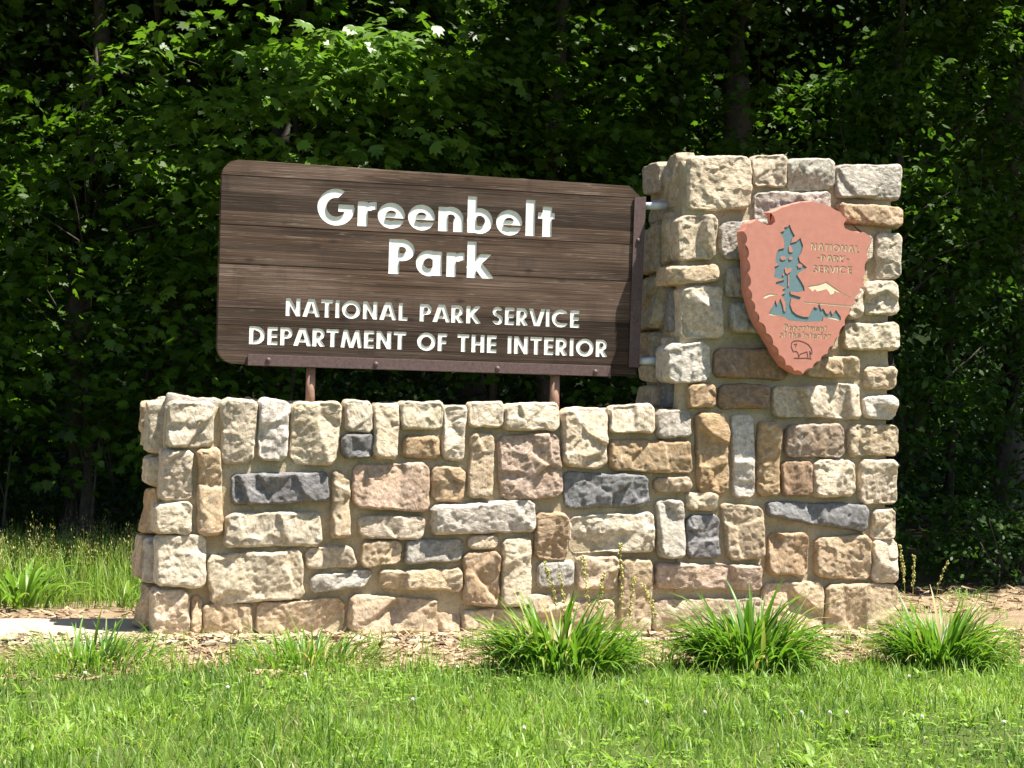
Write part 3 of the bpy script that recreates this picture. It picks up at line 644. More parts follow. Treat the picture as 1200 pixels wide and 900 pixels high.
def glyph(ch, s):
    """(width, field) in units of the cap height, s = stem thickness"""
    h = s * 0.82
    band = f_box(-1, 0, 3, 1); xb = f_box(-1, 0, 3, 0.7)
    def P_():
        return U(f_box(0, 0, s, 1), I(f_ring(0.33, 0.69, 0.31, h), HP(1, 0, 0.33)), f_box(0, 0.38, 0.34, 0.38 + h), f_box(0, 1 - h, 0.34, 1))
    G = {
     'G': lambda: (1.0, U(SUB(f_ring(0.5, 0.5, 0.52, s), I(HP(1, 0, 0.5), HP(0, 1, 0.5), HP(1, -1, -0.22), f_box(-1, 0.5, 2, 1.2))), f_box(0.56, 0.38, 1.0, 0.38 + h))),
     'r': lambda: (0.5, U(f_box(0, 0, s, 0.7), I(f_ring(0.45, 0.35, 0.36, h), HP(0, 1, 0.45), f_box(0.1, 0, 0.5, 1)))),
     'e': lambda: (0.72, SUB(U(f_ring(0.36, 0.35, 0.37, h), I(f_box(0.06, 0.285, 0.70, 0.415), f_disc(0.36, 0.35, 0.37))), I(f_box(0.2, 0.225, 0.8, 0.285)))),
     'n': lambda: (0.68, U(f_box(0, 0, s, 0.7), I(f_ring(0.34, 0.375, 0.34, h), HP(0, 1, 0.375)), f_box(0.68 - s, 0, 0.68, 0.38))),
     'b': lambda: (0.73, U(f_box(0, 0, s, 1.05), f_ring(0.36, 0.35, 0.37, h))),
     'd': lambda: (0.73, U(f_box(0.73 - s, 0, 0.73, 1.05), f_ring(0.37, 0.35, 0.37, h))),
     'p': lambda: (0.73, U(f_box(0, -0.3, s, 0.7), f_ring(0.36, 0.35, 0.37, h))),
     'o': lambda: (0.74, f_ring(0.37, 0.35, 0.37, h)),
     'l': lambda: (s, f_box(0, 0, s, 1.05)),
     'i': lambda: (s, U(f_box(0, 0, s, 0.7), f_box(0, 0.82, s, 1.0))),
     't': lambda: (0.48, U(f_box(0.13, 0, 0.13 + s, 0.87), f_box(0, 0.52, 0.48, 0.7))),
     'f': lambda: (0.42, U(f_box(0.1, 0, 0.1 + s, 0.85), f_box(0, 0.52, 0.38, 0.68), f_box(0.1, 0.86, 0.4, 1.02))),
     'h': lambda: (0.66, U(f_box(0, 0, s, 1.05), I(f_ring(0.33, 0.375, 0.33, h), HP(0, 1, 0.375)), f_box(0.66 - s, 0, 0.66, 0.38))),
     'm': lambda: (1.0, U(f_box(0, 0, s, 0.7), f_box(0.5 - s / 2, 0, 0.5 + s / 2, 0.5), f_box(1 - s, 0, 1, 0.5), f_box(0, 0.7 - h, 0.9, 0.7), I(f_disc(0.8, 0.5, 0.2), HP(0, 1, 0.5)))),
     'a': lambda: (0.75, U(f_ring(0.37, 0.35, 0.37, h), f_box(0.75 - s, 0, 0.75, 0.7))),
     'k': lambda: (0.75, U(f_box(0, 0, s, 1.05), I(U(f_seg(0.05, 0.22, 0.68, 0.82, h), f_seg(0.22, 0.5, 0.72, -0.12, s)), xb))),
     'P': lambda: (0.65, P_()),
     'N': lambda: (0.8, I(U(f_box(0, 0, s, 1), f_box(0.8 - s, 0, 0.8, 1), f_seg(s * 0.2, 1.12, 0.8 - s * 0.2, -0.12, s * 0.9)), f_box(0, 0, 0.8, 1))),
     'A': lambda: (0.92, I(U(f_seg(0.07, -0.1, 0.44, 1.1, s), f_seg(0.85, -0.1, 0.48, 1.1, s), f_box(0.2, 0.2, 0.72, 0.2 + h * 0.8)), band)),
     'V': lambda: (0.92, I(U(f_seg(0.07, 1.1, 0.44, -0.1, s), f_seg(0.85, 1.1, 0.48, -0.1, s)), band)),
     'T': lambda: (0.66, U(f_box(0.33 - s / 2, 0, 0.33 + s / 2, 1), f_box(0, 1 - h, 0.66, 1))),
     'I': lambda: (s, f_box(0, 0, s, 1)),
     'O': lambda: (1.02, f_ring(0.51, 0.5, 0.515, s)),
     'L': lambda: (0.5, U(f_box(0, 0, s, 1), f_box(0, 0, 0.5, h))),
     'R': lambda: (0.68, U(P_(), I(f_seg(0.2, 0.55, 0.62, -0.12, s), f_box(0, 0, 1, 0.5)))),
     'K': lambda: (0.76, U(f_box(0, 0, s, 1), I(U(f_seg(0.08, 0.38, 0.75, 1.12, s), f_seg(0.2, 0.68, 0.74, -0.12, s)), band))),
     'E': lambda: (0.54, U(f_box(0, 0, s, 1), f_box(0, 0, 0.54, h), f_box(0, 0.5 - h / 2, 0.52, 0.5 + h / 2), f_box(0, 1 - h, 0.54, 1))),
     'F': lambda: (0.52, U(f_box(0, 0, s, 1), f_box(0, 0.5 - h / 2, 0.48, 0.5 + h / 2), f_box(0, 1 - h, 0.52, 1))),
     'H': lambda: (0.74, U(f_box(0, 0, s, 1), f_box(0.74 - s, 0, 0.74, 1), f_box(0, 0.5 - h / 2, 0.74, 0.5 + h / 2))),
     'D': lambda: (0.82, U(f_box(0, 0, s, 1), I(f_ring(0.32, 0.5, 0.5, s), HP(1, 0, 0.32)), f_box(0, 0, 0.33, h), f_box(0, 1 - h, 0.33, 1))),
     'C': lambda: (0.93, SUB(f_ring(0.5, 0.5, 0.515, s), I(HP(1, 0, 0.62), f_box(0.5, 0.12 + 0.1, 2, 0.78)))),
     'M': lambda: (1.08, I(U(f_seg(0.06, -0.1, 0.24, 1.1, s * 0.9), f_seg(1.02, -0.1, 0.84, 1.1, s * 0.9), f_seg(0.20, 1.1, 0.56, -0.1, s * 0.85), f_seg(0.88, 1.1, 0.52, -0.1, s * 0.85)), band)),
     'S': lambda: (0.6, U(SUB(f_ring(0.3, 0.73, 0.285, h), I(HP(1, 0, 0.3), f_box(0.3, 0, 2, 0.79))), SUB(f_ring(0.3, 0.285, 0.3, h), I(HP(-1, 0, -0.3), f_box(-2, 0.2, 0.3, 2))))),
     '-': lambda: (0.3, f_box(0, 0.4, 0.3, 0.56)),
    }
    return G[ch]()

def contours(f, x0, x1, y0, y1, n, iso=0.0):
    """marching squares -> closed loops of (x, y)"""
    h = (x1 - x0) / n; ny = int((y1 - y0) / h) + 1
    xs = x0 + h * np.arange(n + 1); ys = y0 + h * np.arange(ny + 1)
    X, Y = np.meshgrid(xs, ys)
    D = f(X, Y) - iso
    D[np.abs(D) < 1e-7] = 1e-7
    pts, nxt = {}, {}
    def ept(i0, j0, i1, j1):
        k = (i0, j0, i1, j1)
        if k not in pts:
            a, b = D[j0, i0], D[j1, i1]; t = a / (a - b)
            pts[k] = (xs[i0] + (xs[i1] - xs[i0]) * t, ys[j0] + (ys[j1] - ys[j0]) * t)
        return k
    S = D < 0
    cell = S[:-1, :-1].astype(int) + S[:-1, 1:] * 2 + S[1:, 1:] * 4 + S[1:, :-1] * 8
    for j, i in zip(*np.nonzero((cell > 0) & (cell < 15))):
        c = cell[j, i]
        B = (i, j, i + 1, j); Rr = (i + 1, j, i + 1, j + 1); T = (i, j + 1, i + 1, j + 1); L = (i, j, i, j + 1)
        seg = {1: [(L, B)], 2: [(B, Rr)], 3: [(L, Rr)], 4: [(Rr, T)], 5: [(L, B), (Rr, T)], 6: [(B, T)], 7: [(L, T)],
               8: [(T, L)], 9: [(T, B)], 10: [(B, Rr), (T, L)], 11: [(T, Rr)], 12: [(Rr, L)], 13: [(Rr, B)], 14: [(B, L)]}[int(c)]
        for a, b in seg: nxt[ept(*a)] = ept(*b)
    loops = []
    while nxt:
        k = next(iter(nxt)); lp = [k]; q = nxt.pop(k)
        while q != k and q in nxt: lp.append(q); q = nxt.pop(q)
        P = [pts[a] for a in lp]
        tol = h * 0.06
        ch = True
        while ch and len(P) > 8:                       # drop nearly collinear points
            ch = False; Q = []; m_ = len(P); i = 0
            while i < m_:
                a, b, c = P[i - 1] if not Q else Q[-1], P[i], P[(i + 1) % m_]
                L_ = math.hypot(c[0] - a[0], c[1] - a[1]) + 1e-12
                d = abs((c[0] - a[0]) * (b[1] - a[1]) - (c[1] - a[1]) * (b[0] - a[0])) / L_
                if d < tol and i % 2: ch = True
                else: Q.append(b)
                i += 1
            P = Q
        if len(P) >= 3: loops.append(P)
    return loops

def fill(loops):
    """even-odd triangulation: points, triangles and the boundary edges between inside and outside"""
    P, E = [], []
    for l in loops:
        b0 = len(P); n = len(l); P += [Vector((p[0], p[1])) for p in l]; E += [(b0 + i, b0 + (i + 1) % n) for i in range(n)]
    V, _, T, *_x = geometry.delaunay_2d_cdt(P, E, [], 0, 1e-6)
    V = [(v[0], v[1]) for v in V]
    A = np.concatenate([np.array(l, float) for l in loops]); B = np.concatenate([np.roll(np.array(l, float), -1, 0) for l in loops])
    def inside(x, y):
        c = (A[:, 1] > y) != (B[:, 1] > y)
        xs = A[c, 0] + (y - A[c, 1]) / (B[c, 1] - A[c, 1]) * (B[c, 0] - A[c, 0])
        return (np.count_nonzero(xs > x) % 2) == 1
    tris = [t for t in T if inside(sum(V[i][0] for i in t) / 3, sum(V[i][1] for i in t) / 3)]
    cnt = {}
    for t in tris:
        for i in range(3):
            a, b = t[i], t[(i + 1) % 3]
            if (b, a) in cnt: del cnt[(b, a)]
            else: cnt[(a, b)] = 1
    return V, tris, list(cnt)
def prism(bm, loops, y0, y1):
    """solid between y0 (front) and y1 from (x, z) loops, holes included"""
    V, T, E = fill(loops)
    a = [bm.verts.new((p[0], y0, p[1])) for p in V]; b = [bm.verts.new((p[0], y1, p[1])) for p in V]
    for t in T:
        bm.faces.new([a[k] for k in t]); bm.faces.new([b[k] for k in reversed(t)])
    for i, j in E: bm.faces.new((a[j], a[i], b[i], b[j]))
    bmesh.ops.delete(bm, geom=[v for v in a + b if not v.link_faces], context='VERTS')
def inlay(name, loops, yf, yb, m, parent):
    """painted carving: floor at yb and side walls up to yf"""
    bm = bmesh.new()
    V, T, E = fill(loops)
    a = [bm.verts.new((p[0], yf, p[1])) for p in V]; b = [bm.verts.new((p[0], yb, p[1])) for p in V]
    for t in T: bm.faces.new([b[k] for k in t])
    for i, j in E: bm.faces.new((a[i], a[j], b[j], b[i]))
    bmesh.ops.delete(bm, geom=[v for v in a + b if not v.link_faces], context='VERTS')
    return link(name, bm_mesh(name, bm), parent, m, -parent.location)

def carve(target, cutter_bm, selfx=False):
    """cut the letter recesses out of a finished part"""
    if isinstance(cutter_bm, bpy.types.Object): c = cutter_bm
    else: c = bpy.data.objects.new("cutter", bm_mesh("cutter", cutter_bm)); COL.objects.link(c)
    md = target.modifiers.new("cut", 'BOOLEAN'); md.operation = 'DIFFERENCE'; md.solver = 'EXACT'; md.object = c; md.use_self = selfx
    return c
def bake(objs):
    bpy.context.view_layer.update()
    dg = bpy.context.evaluated_depsgraph_get()
    new = [bpy.data.meshes.new_from_object(o.evaluated_get(dg)) for o in objs]
    for o, me in zip(objs, new):
        o.modifiers.clear(); o.data = me

def set_glyph(ch, s, x0, x1, z0, capx, caps, n=64):
    """glyph with its own box: returns (loops, slightly larger loops) placed at x0..x1, baseline z0"""
    w, f = glyph(ch, s)
    sx = (x1 - x0) / w
    tr = lambda loops: [[(x0 + p[0] * sx, z0 + p[1] * caps) for p in l] for l in loops]
    lo, hi = -0.35, 1.12
    return tr(contours(f, -0.06, w + 0.06, lo, hi, n)), tr(contours(f, -0.06, w + 0.06, lo, hi, n, 0.0012 / caps))
def layout(word, s, x0, x1, z0, z1, caps, gap, n=48):
    ws = [glyph(c, s)[0] if c != ' ' else 0.3 for c in word]
    gaps = []
    for a, b in zip(word[:-1], word[1:]):
        g = gap
        if a + b in ('AT', 'TA', 'PA', 'RT', 'AR', 'VI', 'RV', 'LV'): g *= 0.45
        if ' ' in (a, b): g *= 0.5
        gaps.append(g)
    k = (x1 - x0) / (sum(ws) + sum(gaps)); x = x0; out = []
    for i, c in enumerate(word):
        if c != ' ':
            t = (x - x0) / (x1 - x0)
            out.append((c, set_glyph(c, s, x, x + ws[i] * k, z0 + (z1 - z0) * t, k, caps, n)))
        x += ws[i] * k + (gaps[i] * k if i < len(gaps) else 0)
    return out

# ---------------------------------------------------------------- the wooden park sign
SY = 0.30
sign = thing("park_sign", "brown wooden board sign with carved white lettering above the low stone wall", "sign", (1.83, SY, 1.5))
XL, XR, ZB, ZT = 0.376, 3.245, 1.742, 3.066
def board_left(z):
    r = 0.115
    if z > ZT - r: return XL + r - math.sqrt(max(0, r * r - (z - ZT + r) ** 2))
    if z < ZB + r: return XL + r - math.sqrt(max(0, r * r - (z - ZB - r) ** 2))
    return XL
def board_right(z):
    r = 0.07
    if z > ZT - 0.02 - r: return XR - 0.9 * (z - (ZT - 0.02 - r))
    return XR
glyphs = []
for ch, x0, x1, z0, capx in [('G', 1.0121, 1.2509, 2.676, 0), ('r', 1.2764, 1.4025, 2.676, 0), ('e', 1.4143, 1.5933, 2.674, 0), ('e', 1.6197, 1.7987, 2.672, 0),
        ('n', 1.8238, 1.9954, 2.670, 0), ('b', 2.0242, 2.1988, 2.670, 0), ('e', 2.2268, 2.4028, 2.668, 0), ('l', 2.4303, 2.4949, 2.668, 0), ('t', 2.5166, 2.6341, 2.668, 0),
        ('P', 1.4932, 1.6697, 2.370, 0), ('a', 1.6782, 1.8561, 2.370, 0), ('r', 1.887, 2.0104, 2.368, 0), ('k', 2.0288, 2.2063, 2.367, 0)]:
    caps = 0.232
    st = {'G': 0.25, 'l': 0.27, 'P': 0.262}.get(ch, 0.268)
    glyphs.append((ch, set_glyph(ch, st, x0, x1, z0, 0, caps, 72), 0.0070))
for w, x0, x1, z0, z1 in [("NATIONAL", 0.8156, 1.6307, 2.0655, 2.0635), ("PARK", 1.7131, 2.1296, 2.0632, 2.0622), ("SERVICE", 2.2131, 2.826, 2.0618, 2.0600),
                          ("DEPARTMENT", 0.581, 1.6241, 1.8735, 1.8712), ("OF", 1.7004, 1.9047, 1.8708, 1.8702), ("THE", 1.9755, 2.2473, 1.8700, 1.8694), ("INTERIOR", 2.325, 3.0324, 1.8690, 1.8675)]:
    glyphs += [(c, g, 0.0045) for c, g in layout(w, 0.235, x0, x1, z0, z1, 0.1165, 0.13)]
cut = bmesh.new()
for ch, (a, b), dp in glyphs: prism(cut, b, SY - 0.03, SY + dp + 0.0015)
joints = [ZB, 1.873, 1.9945, 2.105, 2.243, 2.392, 2.519, 2.646, 2.734, 2.850, 2.966, ZT]
planks, cutter = [], None
for i in range(len(joints) - 1):
    z0, z1 = joints[i] + 0.0003, joints[i + 1] - 0.0003
    nz = 7 if i in (0, len(joints) - 2) else 1
    def ring(ins):
        zs = [z0 + ins + (z1 - z0 - 2 * ins) * k / nz for k in range(nz + 1)]
        l = [(board_left(min(max(zz, ZB + 0.001), ZT - 0.001)), zz) for zz in zs]
        r = [(board_right(zz), zz) for zz in zs]
        if i == len(joints) - 2: l = [(x, zz) for x, zz in l]; r = [(x, zz - 0.022 * (k / nz)) for k, (x, zz) in enumerate(r)]
        return l + r[::-1]
    yo = SY + random.uniform(-0.0018, 0.0018)
    bm = bmesh.new()
    rings = [[bm.verts.new((p[0], y, p[1])) for p in ring(ins)] for y, ins in ((yo, 0.0012), (yo + 0.002, 0.0), (SY + 0.075, 0.0))]
    n = len(rings[0])
    for a, b in zip(rings[:-1], rings[1:]):
        for k in range(n): bm.faces.new((a[k], a[(k + 1) % n], b[(k + 1) % n], b[k]))
    bm.faces.new(rings[0]); bm.faces.new(rings[-1][::-1])
    o = link("plank", bm_mesh("plank", bm), sign, M['wood'], -sign.location)
    planks.append(o)
    k_ = [0.68, 0.62, 0.60, 0.92, 1.22, 0.90, 1.15, 1.10, 0.55, 0.80, 1.2][i]; o.color = (k_, k_, k_, 1)
    cutter = carve(o, cut if cutter is None else cutter)
bpy.context.view_layer.update()
cutter.location = (0, 0, 0)
bake(planks)
bpy.data.objects.remove(cutter)
for ch, (a, b), dp in glyphs: inlay("letter", a, SY + 0.0008, SY + dp, M['paint'], sign)

bm = bmesh.new()                                                   # angle iron under the board
add_box(bm, (0.5735, SY - 0.014, 1.735), (3.056, SY - 0.003, 1.8065), 0.002)
add_box(bm, (0.5735, SY - 0.0025, 1.7352), (3.056, SY + 0.09, 1.7412), 0.0015)
bottom_bar = link("bottom_bar", bm_mesh("bottom_bar", bm), sign, M['steel'], -sign.location)
bm = bmesh.new()
z_t, z_b = 2.968, 1.803
vs = [(3.199, z_t), (3.281, z_t + 0.008), (3.258, z_b), (3.184, z_b)]
f0 = [bm.verts.new((p[0], SY - 0.016, p[1])) for p in vs]; f1 = [bm.verts.new((p[0], SY - 0.004, p[1])) for p in vs]
bm.faces.new(f0); bm.faces.new(f1[::-1])
for k in range(4): bm.faces.new((f0[k], f0[(k + 1) % 4], f1[(k + 1) % 4], f1[k]))
add_box(bm, (3.2465, SY - 0.003, z_b + 0.002), (3.2575, SY + 0.09, z_t - 0.03), 0.0015)
side_bar = link("side_bar", bm_mesh("side_bar", bm), sign, M['steel'], -sign.location)
bolt_me = None
for x, zz, y in [(0.707, 1.7724, SY - 0.014), (1.4209, 1.7681, SY - 0.014), (2.2541, 1.7640, SY - 0.014), (2.9444, 1.7640, SY - 0.014), (3.232, 2.6715, SY - 0.016), (3.224, 2.1268, SY - 0.016)]:
    if bolt_me is None:
        bm = bmesh.new()
        bmesh.ops.create_uvsphere(bm, u_segments=12, v_segments=8, radius=0.017)
        for v in bm.verts: v.co.y = min(0, v.co.y * 0.8)
        bolt_me = bm_mesh("bolt", bm, True)
    link("bolt", bolt_me, bottom_bar if x < 3.1 else side_bar, M['steel'], Vector((x, y, zz)))
for x, r in ((0.9985, 0.031), (2.676, 0.033)):
    bm = bmesh.new(); add_tube(bm, [(x, SY + 0.045, 1.40), (x, SY + 0.045, 1.7345)], r, 16)
    for f in bm.faces: f.smooth = True
    link("post", bm_mesh("post", bm, True), sign, M['rust'], -sign.location)
for zz in (2.915, 1.848):
    bm = bmesh.new(); add_tube(bm, [(3.259, SY + 0.03, zz), (3.52, SY + 0.03, zz + 0.012)], 0.0255, 16)
    link("brace_pipe", bm_mesh("brace_pipe", bm, True), sign, M['zinc'], -sign.location)

# ---------------------------------------------------------------- the arrowhead emblem on the pillar
EY = -0.17
emb = thing("arrowhead_emblem", "red arrowhead shaped park emblem with blue tree on the stone pillar", "emblem", (4.25, EY, 2.35))
front, back = [], []
cxm = sum(p[0] for p in EMBLEM_OUTLINE) / len(EMBLEM_OUTLINE); czm = sum(p[1] for p in EMBLEM_OUTLINE) / len(EMBLEM_OUTLINE)
n = len(EMBLEM_OUTLINE)
for i in range(n):
    a = Vector(EMBLEM_OUTLINE[i]); b = Vector(EMBLEM_OUTLINE[(i + 1) % n]); L = (b - a).length
    nr = Vector((b.y - a.y, -(b.x - a.x))).normalized()
    if nr.dot((a + b) / 2 - Vector((cxm, czm))) < 0: nr = -nr
    bite = 0.20 * L if L > 0.058 and L < 0.2 else 0.0
    if (a.y + b.y) / 2 > 2.72: bite *= 0.25
    K = 5 if bite else 2
    for k in range(K):
        t = k / K; s = 4 * t * (1 - t)
        p = a.lerp(b, t)
        front.append((p - nr * bite * s)[:]); back.append((p + nr * 0.006)[:])
bm = bmesh.new()
rings = [[bm.verts.new((p[0], y, p[1])) for p in pts] for pts, y in ((front, EY), (back, EY + 0.05), (back, EY + 0.115))]
for a, b in zip(rings[:-1], rings[1:]):
    for k in range(len(a)): bm.faces.new((a[k], a[(k + 1) % len(a)], b[(k + 1) % len(a)], b[k]))
bm.faces.new(rings[0]); bm.faces.new(rings[2][::-1])
bmesh.ops.triangulate(bm, faces=[f for f in bm.faces if len(f.verts) > 4])
body = link("arrowhead_body", bm_mesh("arrowhead_body", bm), emb, M['red'], -emb.location)
def grow(loop, d):
    """offset a closed loop outwards by d"""
    A = sum(loop[i - 1][0] * loop[i][1] - loop[i][0] * loop[i - 1][1] for i in range(len(loop)))
    sg = 1 if A > 0 else -1; out = []
    for i, p in enumerate(loop):
        a, c = Vector(loop[i - 1]), Vector(loop[(i + 1) % len(loop)])
        t = (c - a); t = t.normalized() if t.length else Vector((1, 0))
        out.append((p[0] + sg * t.y * d, p[1] - sg * t.x * d))
    return out
cut = bmesh.new(); inl = []
prism(cut, [grow(EMBLEM_TREE, 0.0012)], EY - 0.02, EY + 0.0055); inl.append(("tree_relief", [EMBLEM_TREE], 0.0042, 'blue'))
for nm, L_ in (("mountain_relief", EMBLEM_MOUNTAIN), ("hill_relief", EMBLEM_HILL), ("horizon_line", EMBLEM_HORIZON), ("shore_relief", EMBLEM_SHORE)):
    prism(cut, [grow(L_, 0.001)], EY - 0.02, EY + 0.0030); inl.append((nm, [L_], 0.0020, 'cream'))
for w, a, b, caps in EMBLEM_TEXT:
    for ch, (g0, g1) in layout(w, 0.19, a[0], b[0], a[1], b[1], caps * 0.86, 0.2, 36):
        prism(cut, g1, EY - 0.02, EY + 0.0028); inl.append(("letter", g0, 0.0019, 'tan'))
for l in EMBLEM_BISON:
    xs = [p[0] for p in l]; zs = [p[1] for p in l]
    f = f_line(l, 0.0052)
    g0 = contours(f, min(xs) - 0.01, max(xs) + 0.01, min(zs) - 0.01, max(zs) + 0.01, 120)
    g1 = contours(f, min(xs) - 0.01, max(xs) + 0.01, min(zs) - 0.01, max(zs) + 0.01, 120, 0.0006)
    inl.append(("bison_line", g0, -0.0012, 'ink'))
c = carve(body, cut, True)
bake([body]); bpy.data.objects.remove(c)
for nm, loops, d, mk in inl:
    inlay(nm, loops, EY + 0.0005 if d > 0 else EY + 0.002, EY + d, M[mk], emb)
for L_ in EMBLEM_PADS:
    bm = bmesh.new(); prism(bm, [L_], EY + 0.0006, EY + 0.0040)
    link("bough_relief", bm_mesh("bough_relief", bm), emb, M['red'], -emb.location)
inlay("lake_relief", [EMBLEM_LAKE], EY + 0.0015, EY + 0.0030, M['cream'], emb)
for x, zz in ((4.0, 2.55), (4.5, 2.5), (4.28, 2.05)):
    bm = bmesh.new(); add_tube(bm, [(x, EY + 0.11, zz), (x, 0.05, zz)], 0.02, 10)
    link("standoff", bm_mesh("standoff", bm, True), emb, M['steel'], -emb.location)
# ---------------------------------------------------------------- grass and low plants
def blades(P, length, width, lean, azim, segs=2, droop=1.0, twist=None):
    """many bent blades: P (n,3), per-blade arrays -> V, F (quads)"""
    n = len(P)
    az = np.stack([np.cos(azim), np.sin(azim), np.zeros(n)], -1)
    tw = azim + (np.pi / 2 if twist is None else twist)
    side = np.stack([np.cos(tw), np.sin(tw), np.zeros(n)], -1)
    V = np.zeros((n, segs + 1, 2, 3), np.float32)
    for k in range(segs + 1):
        t = k / segs
        ang = lean * (0.25 + 0.75 * t * droop)
        # integrate roughly: position along an arc
        r = length * t
        h = r * np.cos(ang * 0.62); o = r * np.sin(ang * 0.62)
        c = P + az * o[:, None]; c[:, 2] += h
        wv = width * (1 - t) ** 0.7 if k < segs else width * 0.08
        wv = np.maximum(wv, width * 0.08) * (0.75 if k == 0 else 1.0)
        V[:, k, 0] = c - side * (wv / 2)[:, None]; V[:, k, 1] = c + side * (wv / 2)[:, None]
    base = (np.arange(n) * (segs + 1) * 2)[:, None]
    F = np.concatenate([base + np.array([[2 * k, 2 * k + 1, 2 * k + 3, 2 * k + 2]]) for k in range(segs)], 1).reshape(-1, 4)
    return V.reshape(-1, 3), F

def vnoise(x, y, s, seed):
    """cheap smooth noise for densities"""
    r = np.random.default_rng(seed); out = 0 * x
    for k in range(6):
        a = r.uniform(0, 6.28); f = s * r.uniform(0.6, 1.6)
        out = out + np.sin((x * math.cos(a) + y * math.sin(a)) * f + r.uniform(0, 6.28))
    return out / 6

# lawn grass
n = 155000
x = rng.uniform(-4.2, 8.2, n); y = rng.uniform(-6.4, -1.45, n)
e = lawn_edge(x); ragged = vnoise(x, y, 9, 3) * 0.22
keep = (y < e + ragged + rng.exponential(0.05, n)) & (rng.random(n) < 0.62 + 0.38 * vnoise(x, y, 3.0, 4))
x, y = x[keep], y[keep]; n = len(x)
P = np.stack([x, y, np.full(n, 0.02)], -1)
L = (rng.gamma(4, 0.0115, n) * (1 + 0.75 * vnoise(x, y, 2.6, 5)) + 0.02) * (0.7 + 0.3 * np.clip((lawn_edge(x) - y) * 2, 0, 1))
tone = np.clip(0.42 + 0.6 * vnoise(x, y, 2.6, 6) + 0.35 * vnoise(x, y, 11, 16) + rng.normal(0, 0.2, n), 0, 0.86)
tone[rng.random(n) < 0.06] = 1.0
V, F = blades(P, L, rng.uniform(0.005, 0.012, n), rng.uniform(0.2, 2.1, n), rng.uniform(0, 6.28, n), 2, 1.0, rng.uniform(0, 6.28, n))
tag(link("lawn_grass", arr_mesh("lawn_grass", V, F, False, np.repeat(tone, 2)), None, M['grass']),
    "short sunlit green lawn grass along the whole front of the picture", "grass", None, 'stuff')
# longer ragged tufts at the lawn edge and in the bed
cx = rng.uniform(-2.5, 6.0, 190); cy = lawn_edge(cx) + rng.uniform(-0.35, 0.5, 190) * rng.random(190)
cx2 = rng.uniform(-0.3, 5.2, 48); cy2 = rng.uniform(-0.5, -0.06, 48)
cx3 = rng.uniform(-2.4, 5.8, 420); cy3 = rng.uniform(-5.6, -2.0, 420)
cx4 = np.concatenate([rng.uniform(-1.2, 5.6, 60), rng.uniform(5.1, 8.2, 190)]); cy4 = np.concatenate([rng.uniform(-1.8, -0.6, 60), rng.uniform(-0.9, 2.3, 190)])
cx = np.concatenate([cx, cx2, cx3, cx4]); cy = np.concatenate([cy, cy2, cy3, cy4])
m_ = np.concatenate([rng.integers(5, 24, 190), rng.integers(3, 9, 48), rng.integers(6, 22, 420), rng.integers(4, 14, 250)])
x = np.repeat(cx, m_) + rng.normal(0, 0.045, m_.sum()); y = np.repeat(cy, m_) + rng.normal(0, 0.04, m_.sum()); n = len(x)
P = np.stack([x, y, np.full(n, 0.01)], -1)
V, F = blades(P, rng.uniform(0.05, 0.17, n) * np.where((y > -0.6) & (x < 5), 0.6, 1), rng.uniform(0.005, 0.012, n), rng.uniform(0.1, 1.3, n), rng.uniform(0, 6.28, n), 3, 1.2)
tag(link("grass_tufts", arr_mesh("grass_tufts", V, F, False, np.repeat(np.clip(rng.normal(0.5, 0.22, n), 0, 0.9), 3)), None, M['grass']),
    "longer ragged grass tufts between the lawn and the mulch bed", "grass", None, 'stuff')
# clover and broad weeds in the lawn
def leaf_disc(P, size, nrm_jit, azim):
    n = len(P)
    ang = np.array([0, 60, 120, 180, 240, 300]) * np.pi / 180
    u = np.stack([np.cos(azim), np.sin(azim), rng.normal(0, nrm_jit, n)], -1)
    v = np.stack([-np.sin(azim), np.cos(azim), rng.normal(0, nrm_jit, n)], -1)
    rad = np.array([1.0, 0.85, 0.85, 0.6, 0.85, 0.85])
    V = P[:, None, :] + size[:, None, None] * rad[None, :, None] * (np.cos(ang)[None, :, None] * u[:, None, :] + np.sin(ang)[None, :, None] * v[:, None, :] * 0.8)
    return V.reshape(-1, 3), np.arange(n * 6).reshape(n, 6)
n = 5200
x = rng.uniform(-2.6, 6.0, n); y = rng.uniform(-5.8, -1.7, n)
k = (vnoise(x, y, 2.0, 9) > 0.02) & (y < lawn_edge(x) - 0.05); x, y = x[k], y[k]; n = len(x)
tri = np.repeat(np.arange(n), 3); ao = np.tile([0, 2.094, 4.189], n) + np.repeat(rng.uniform(0, 6.28, n), 3)
sz = np.repeat(rng.uniform(0.007, 0.013, n), 3); hz = np.repeat(rng.uniform(0.05, 0.095, n), 3)
P = np.stack([x[tri] + np.cos(ao) * sz, y[tri] + np.sin(ao) * sz, hz], -1)
V, F = leaf_disc(P, sz, 0.25, ao)
tag(link("clover_leaves", arr_mesh("clover_leaves", V, F, False, np.clip(rng.normal(0.6, 0.15, 3 * n), 0, 0.85)), None, M['grass']),
    "small round clover leaves scattered through the lawn", "clover", None, 'stuff')

# strap-leaved clumps, each leaf large enough to see is a part
def strap_leaf(seed, L, W, bend):
    r = random.Random(seed); vs, fs = [], []
    K = 7; h = 0; o = 0; ang = 0.12 + 0.1 * r.random()
    for k in range(K + 1):
        t = k / K
        w = W * (0.55 + 0.9 * t if t < 0.4 else 0.91) * (1 - max(0, t - 0.45) / 0.55) ** 0.75 + 0.0006
        fold = w * 0.32
        vs += [(o, -w / 2, h + fold), (o, 0, h), (o, w / 2, h + fold)]
        ang += bend / K * (0.5 + 1.1 * t)
        o += L / K * math.sin(ang); h += L / K * math.cos(ang)
    for k in range(K):
        for s in (0, 1):
            b = 3 * k + s; fs.append((b, b + 1, b + 4, b + 3))
    return vs, fs
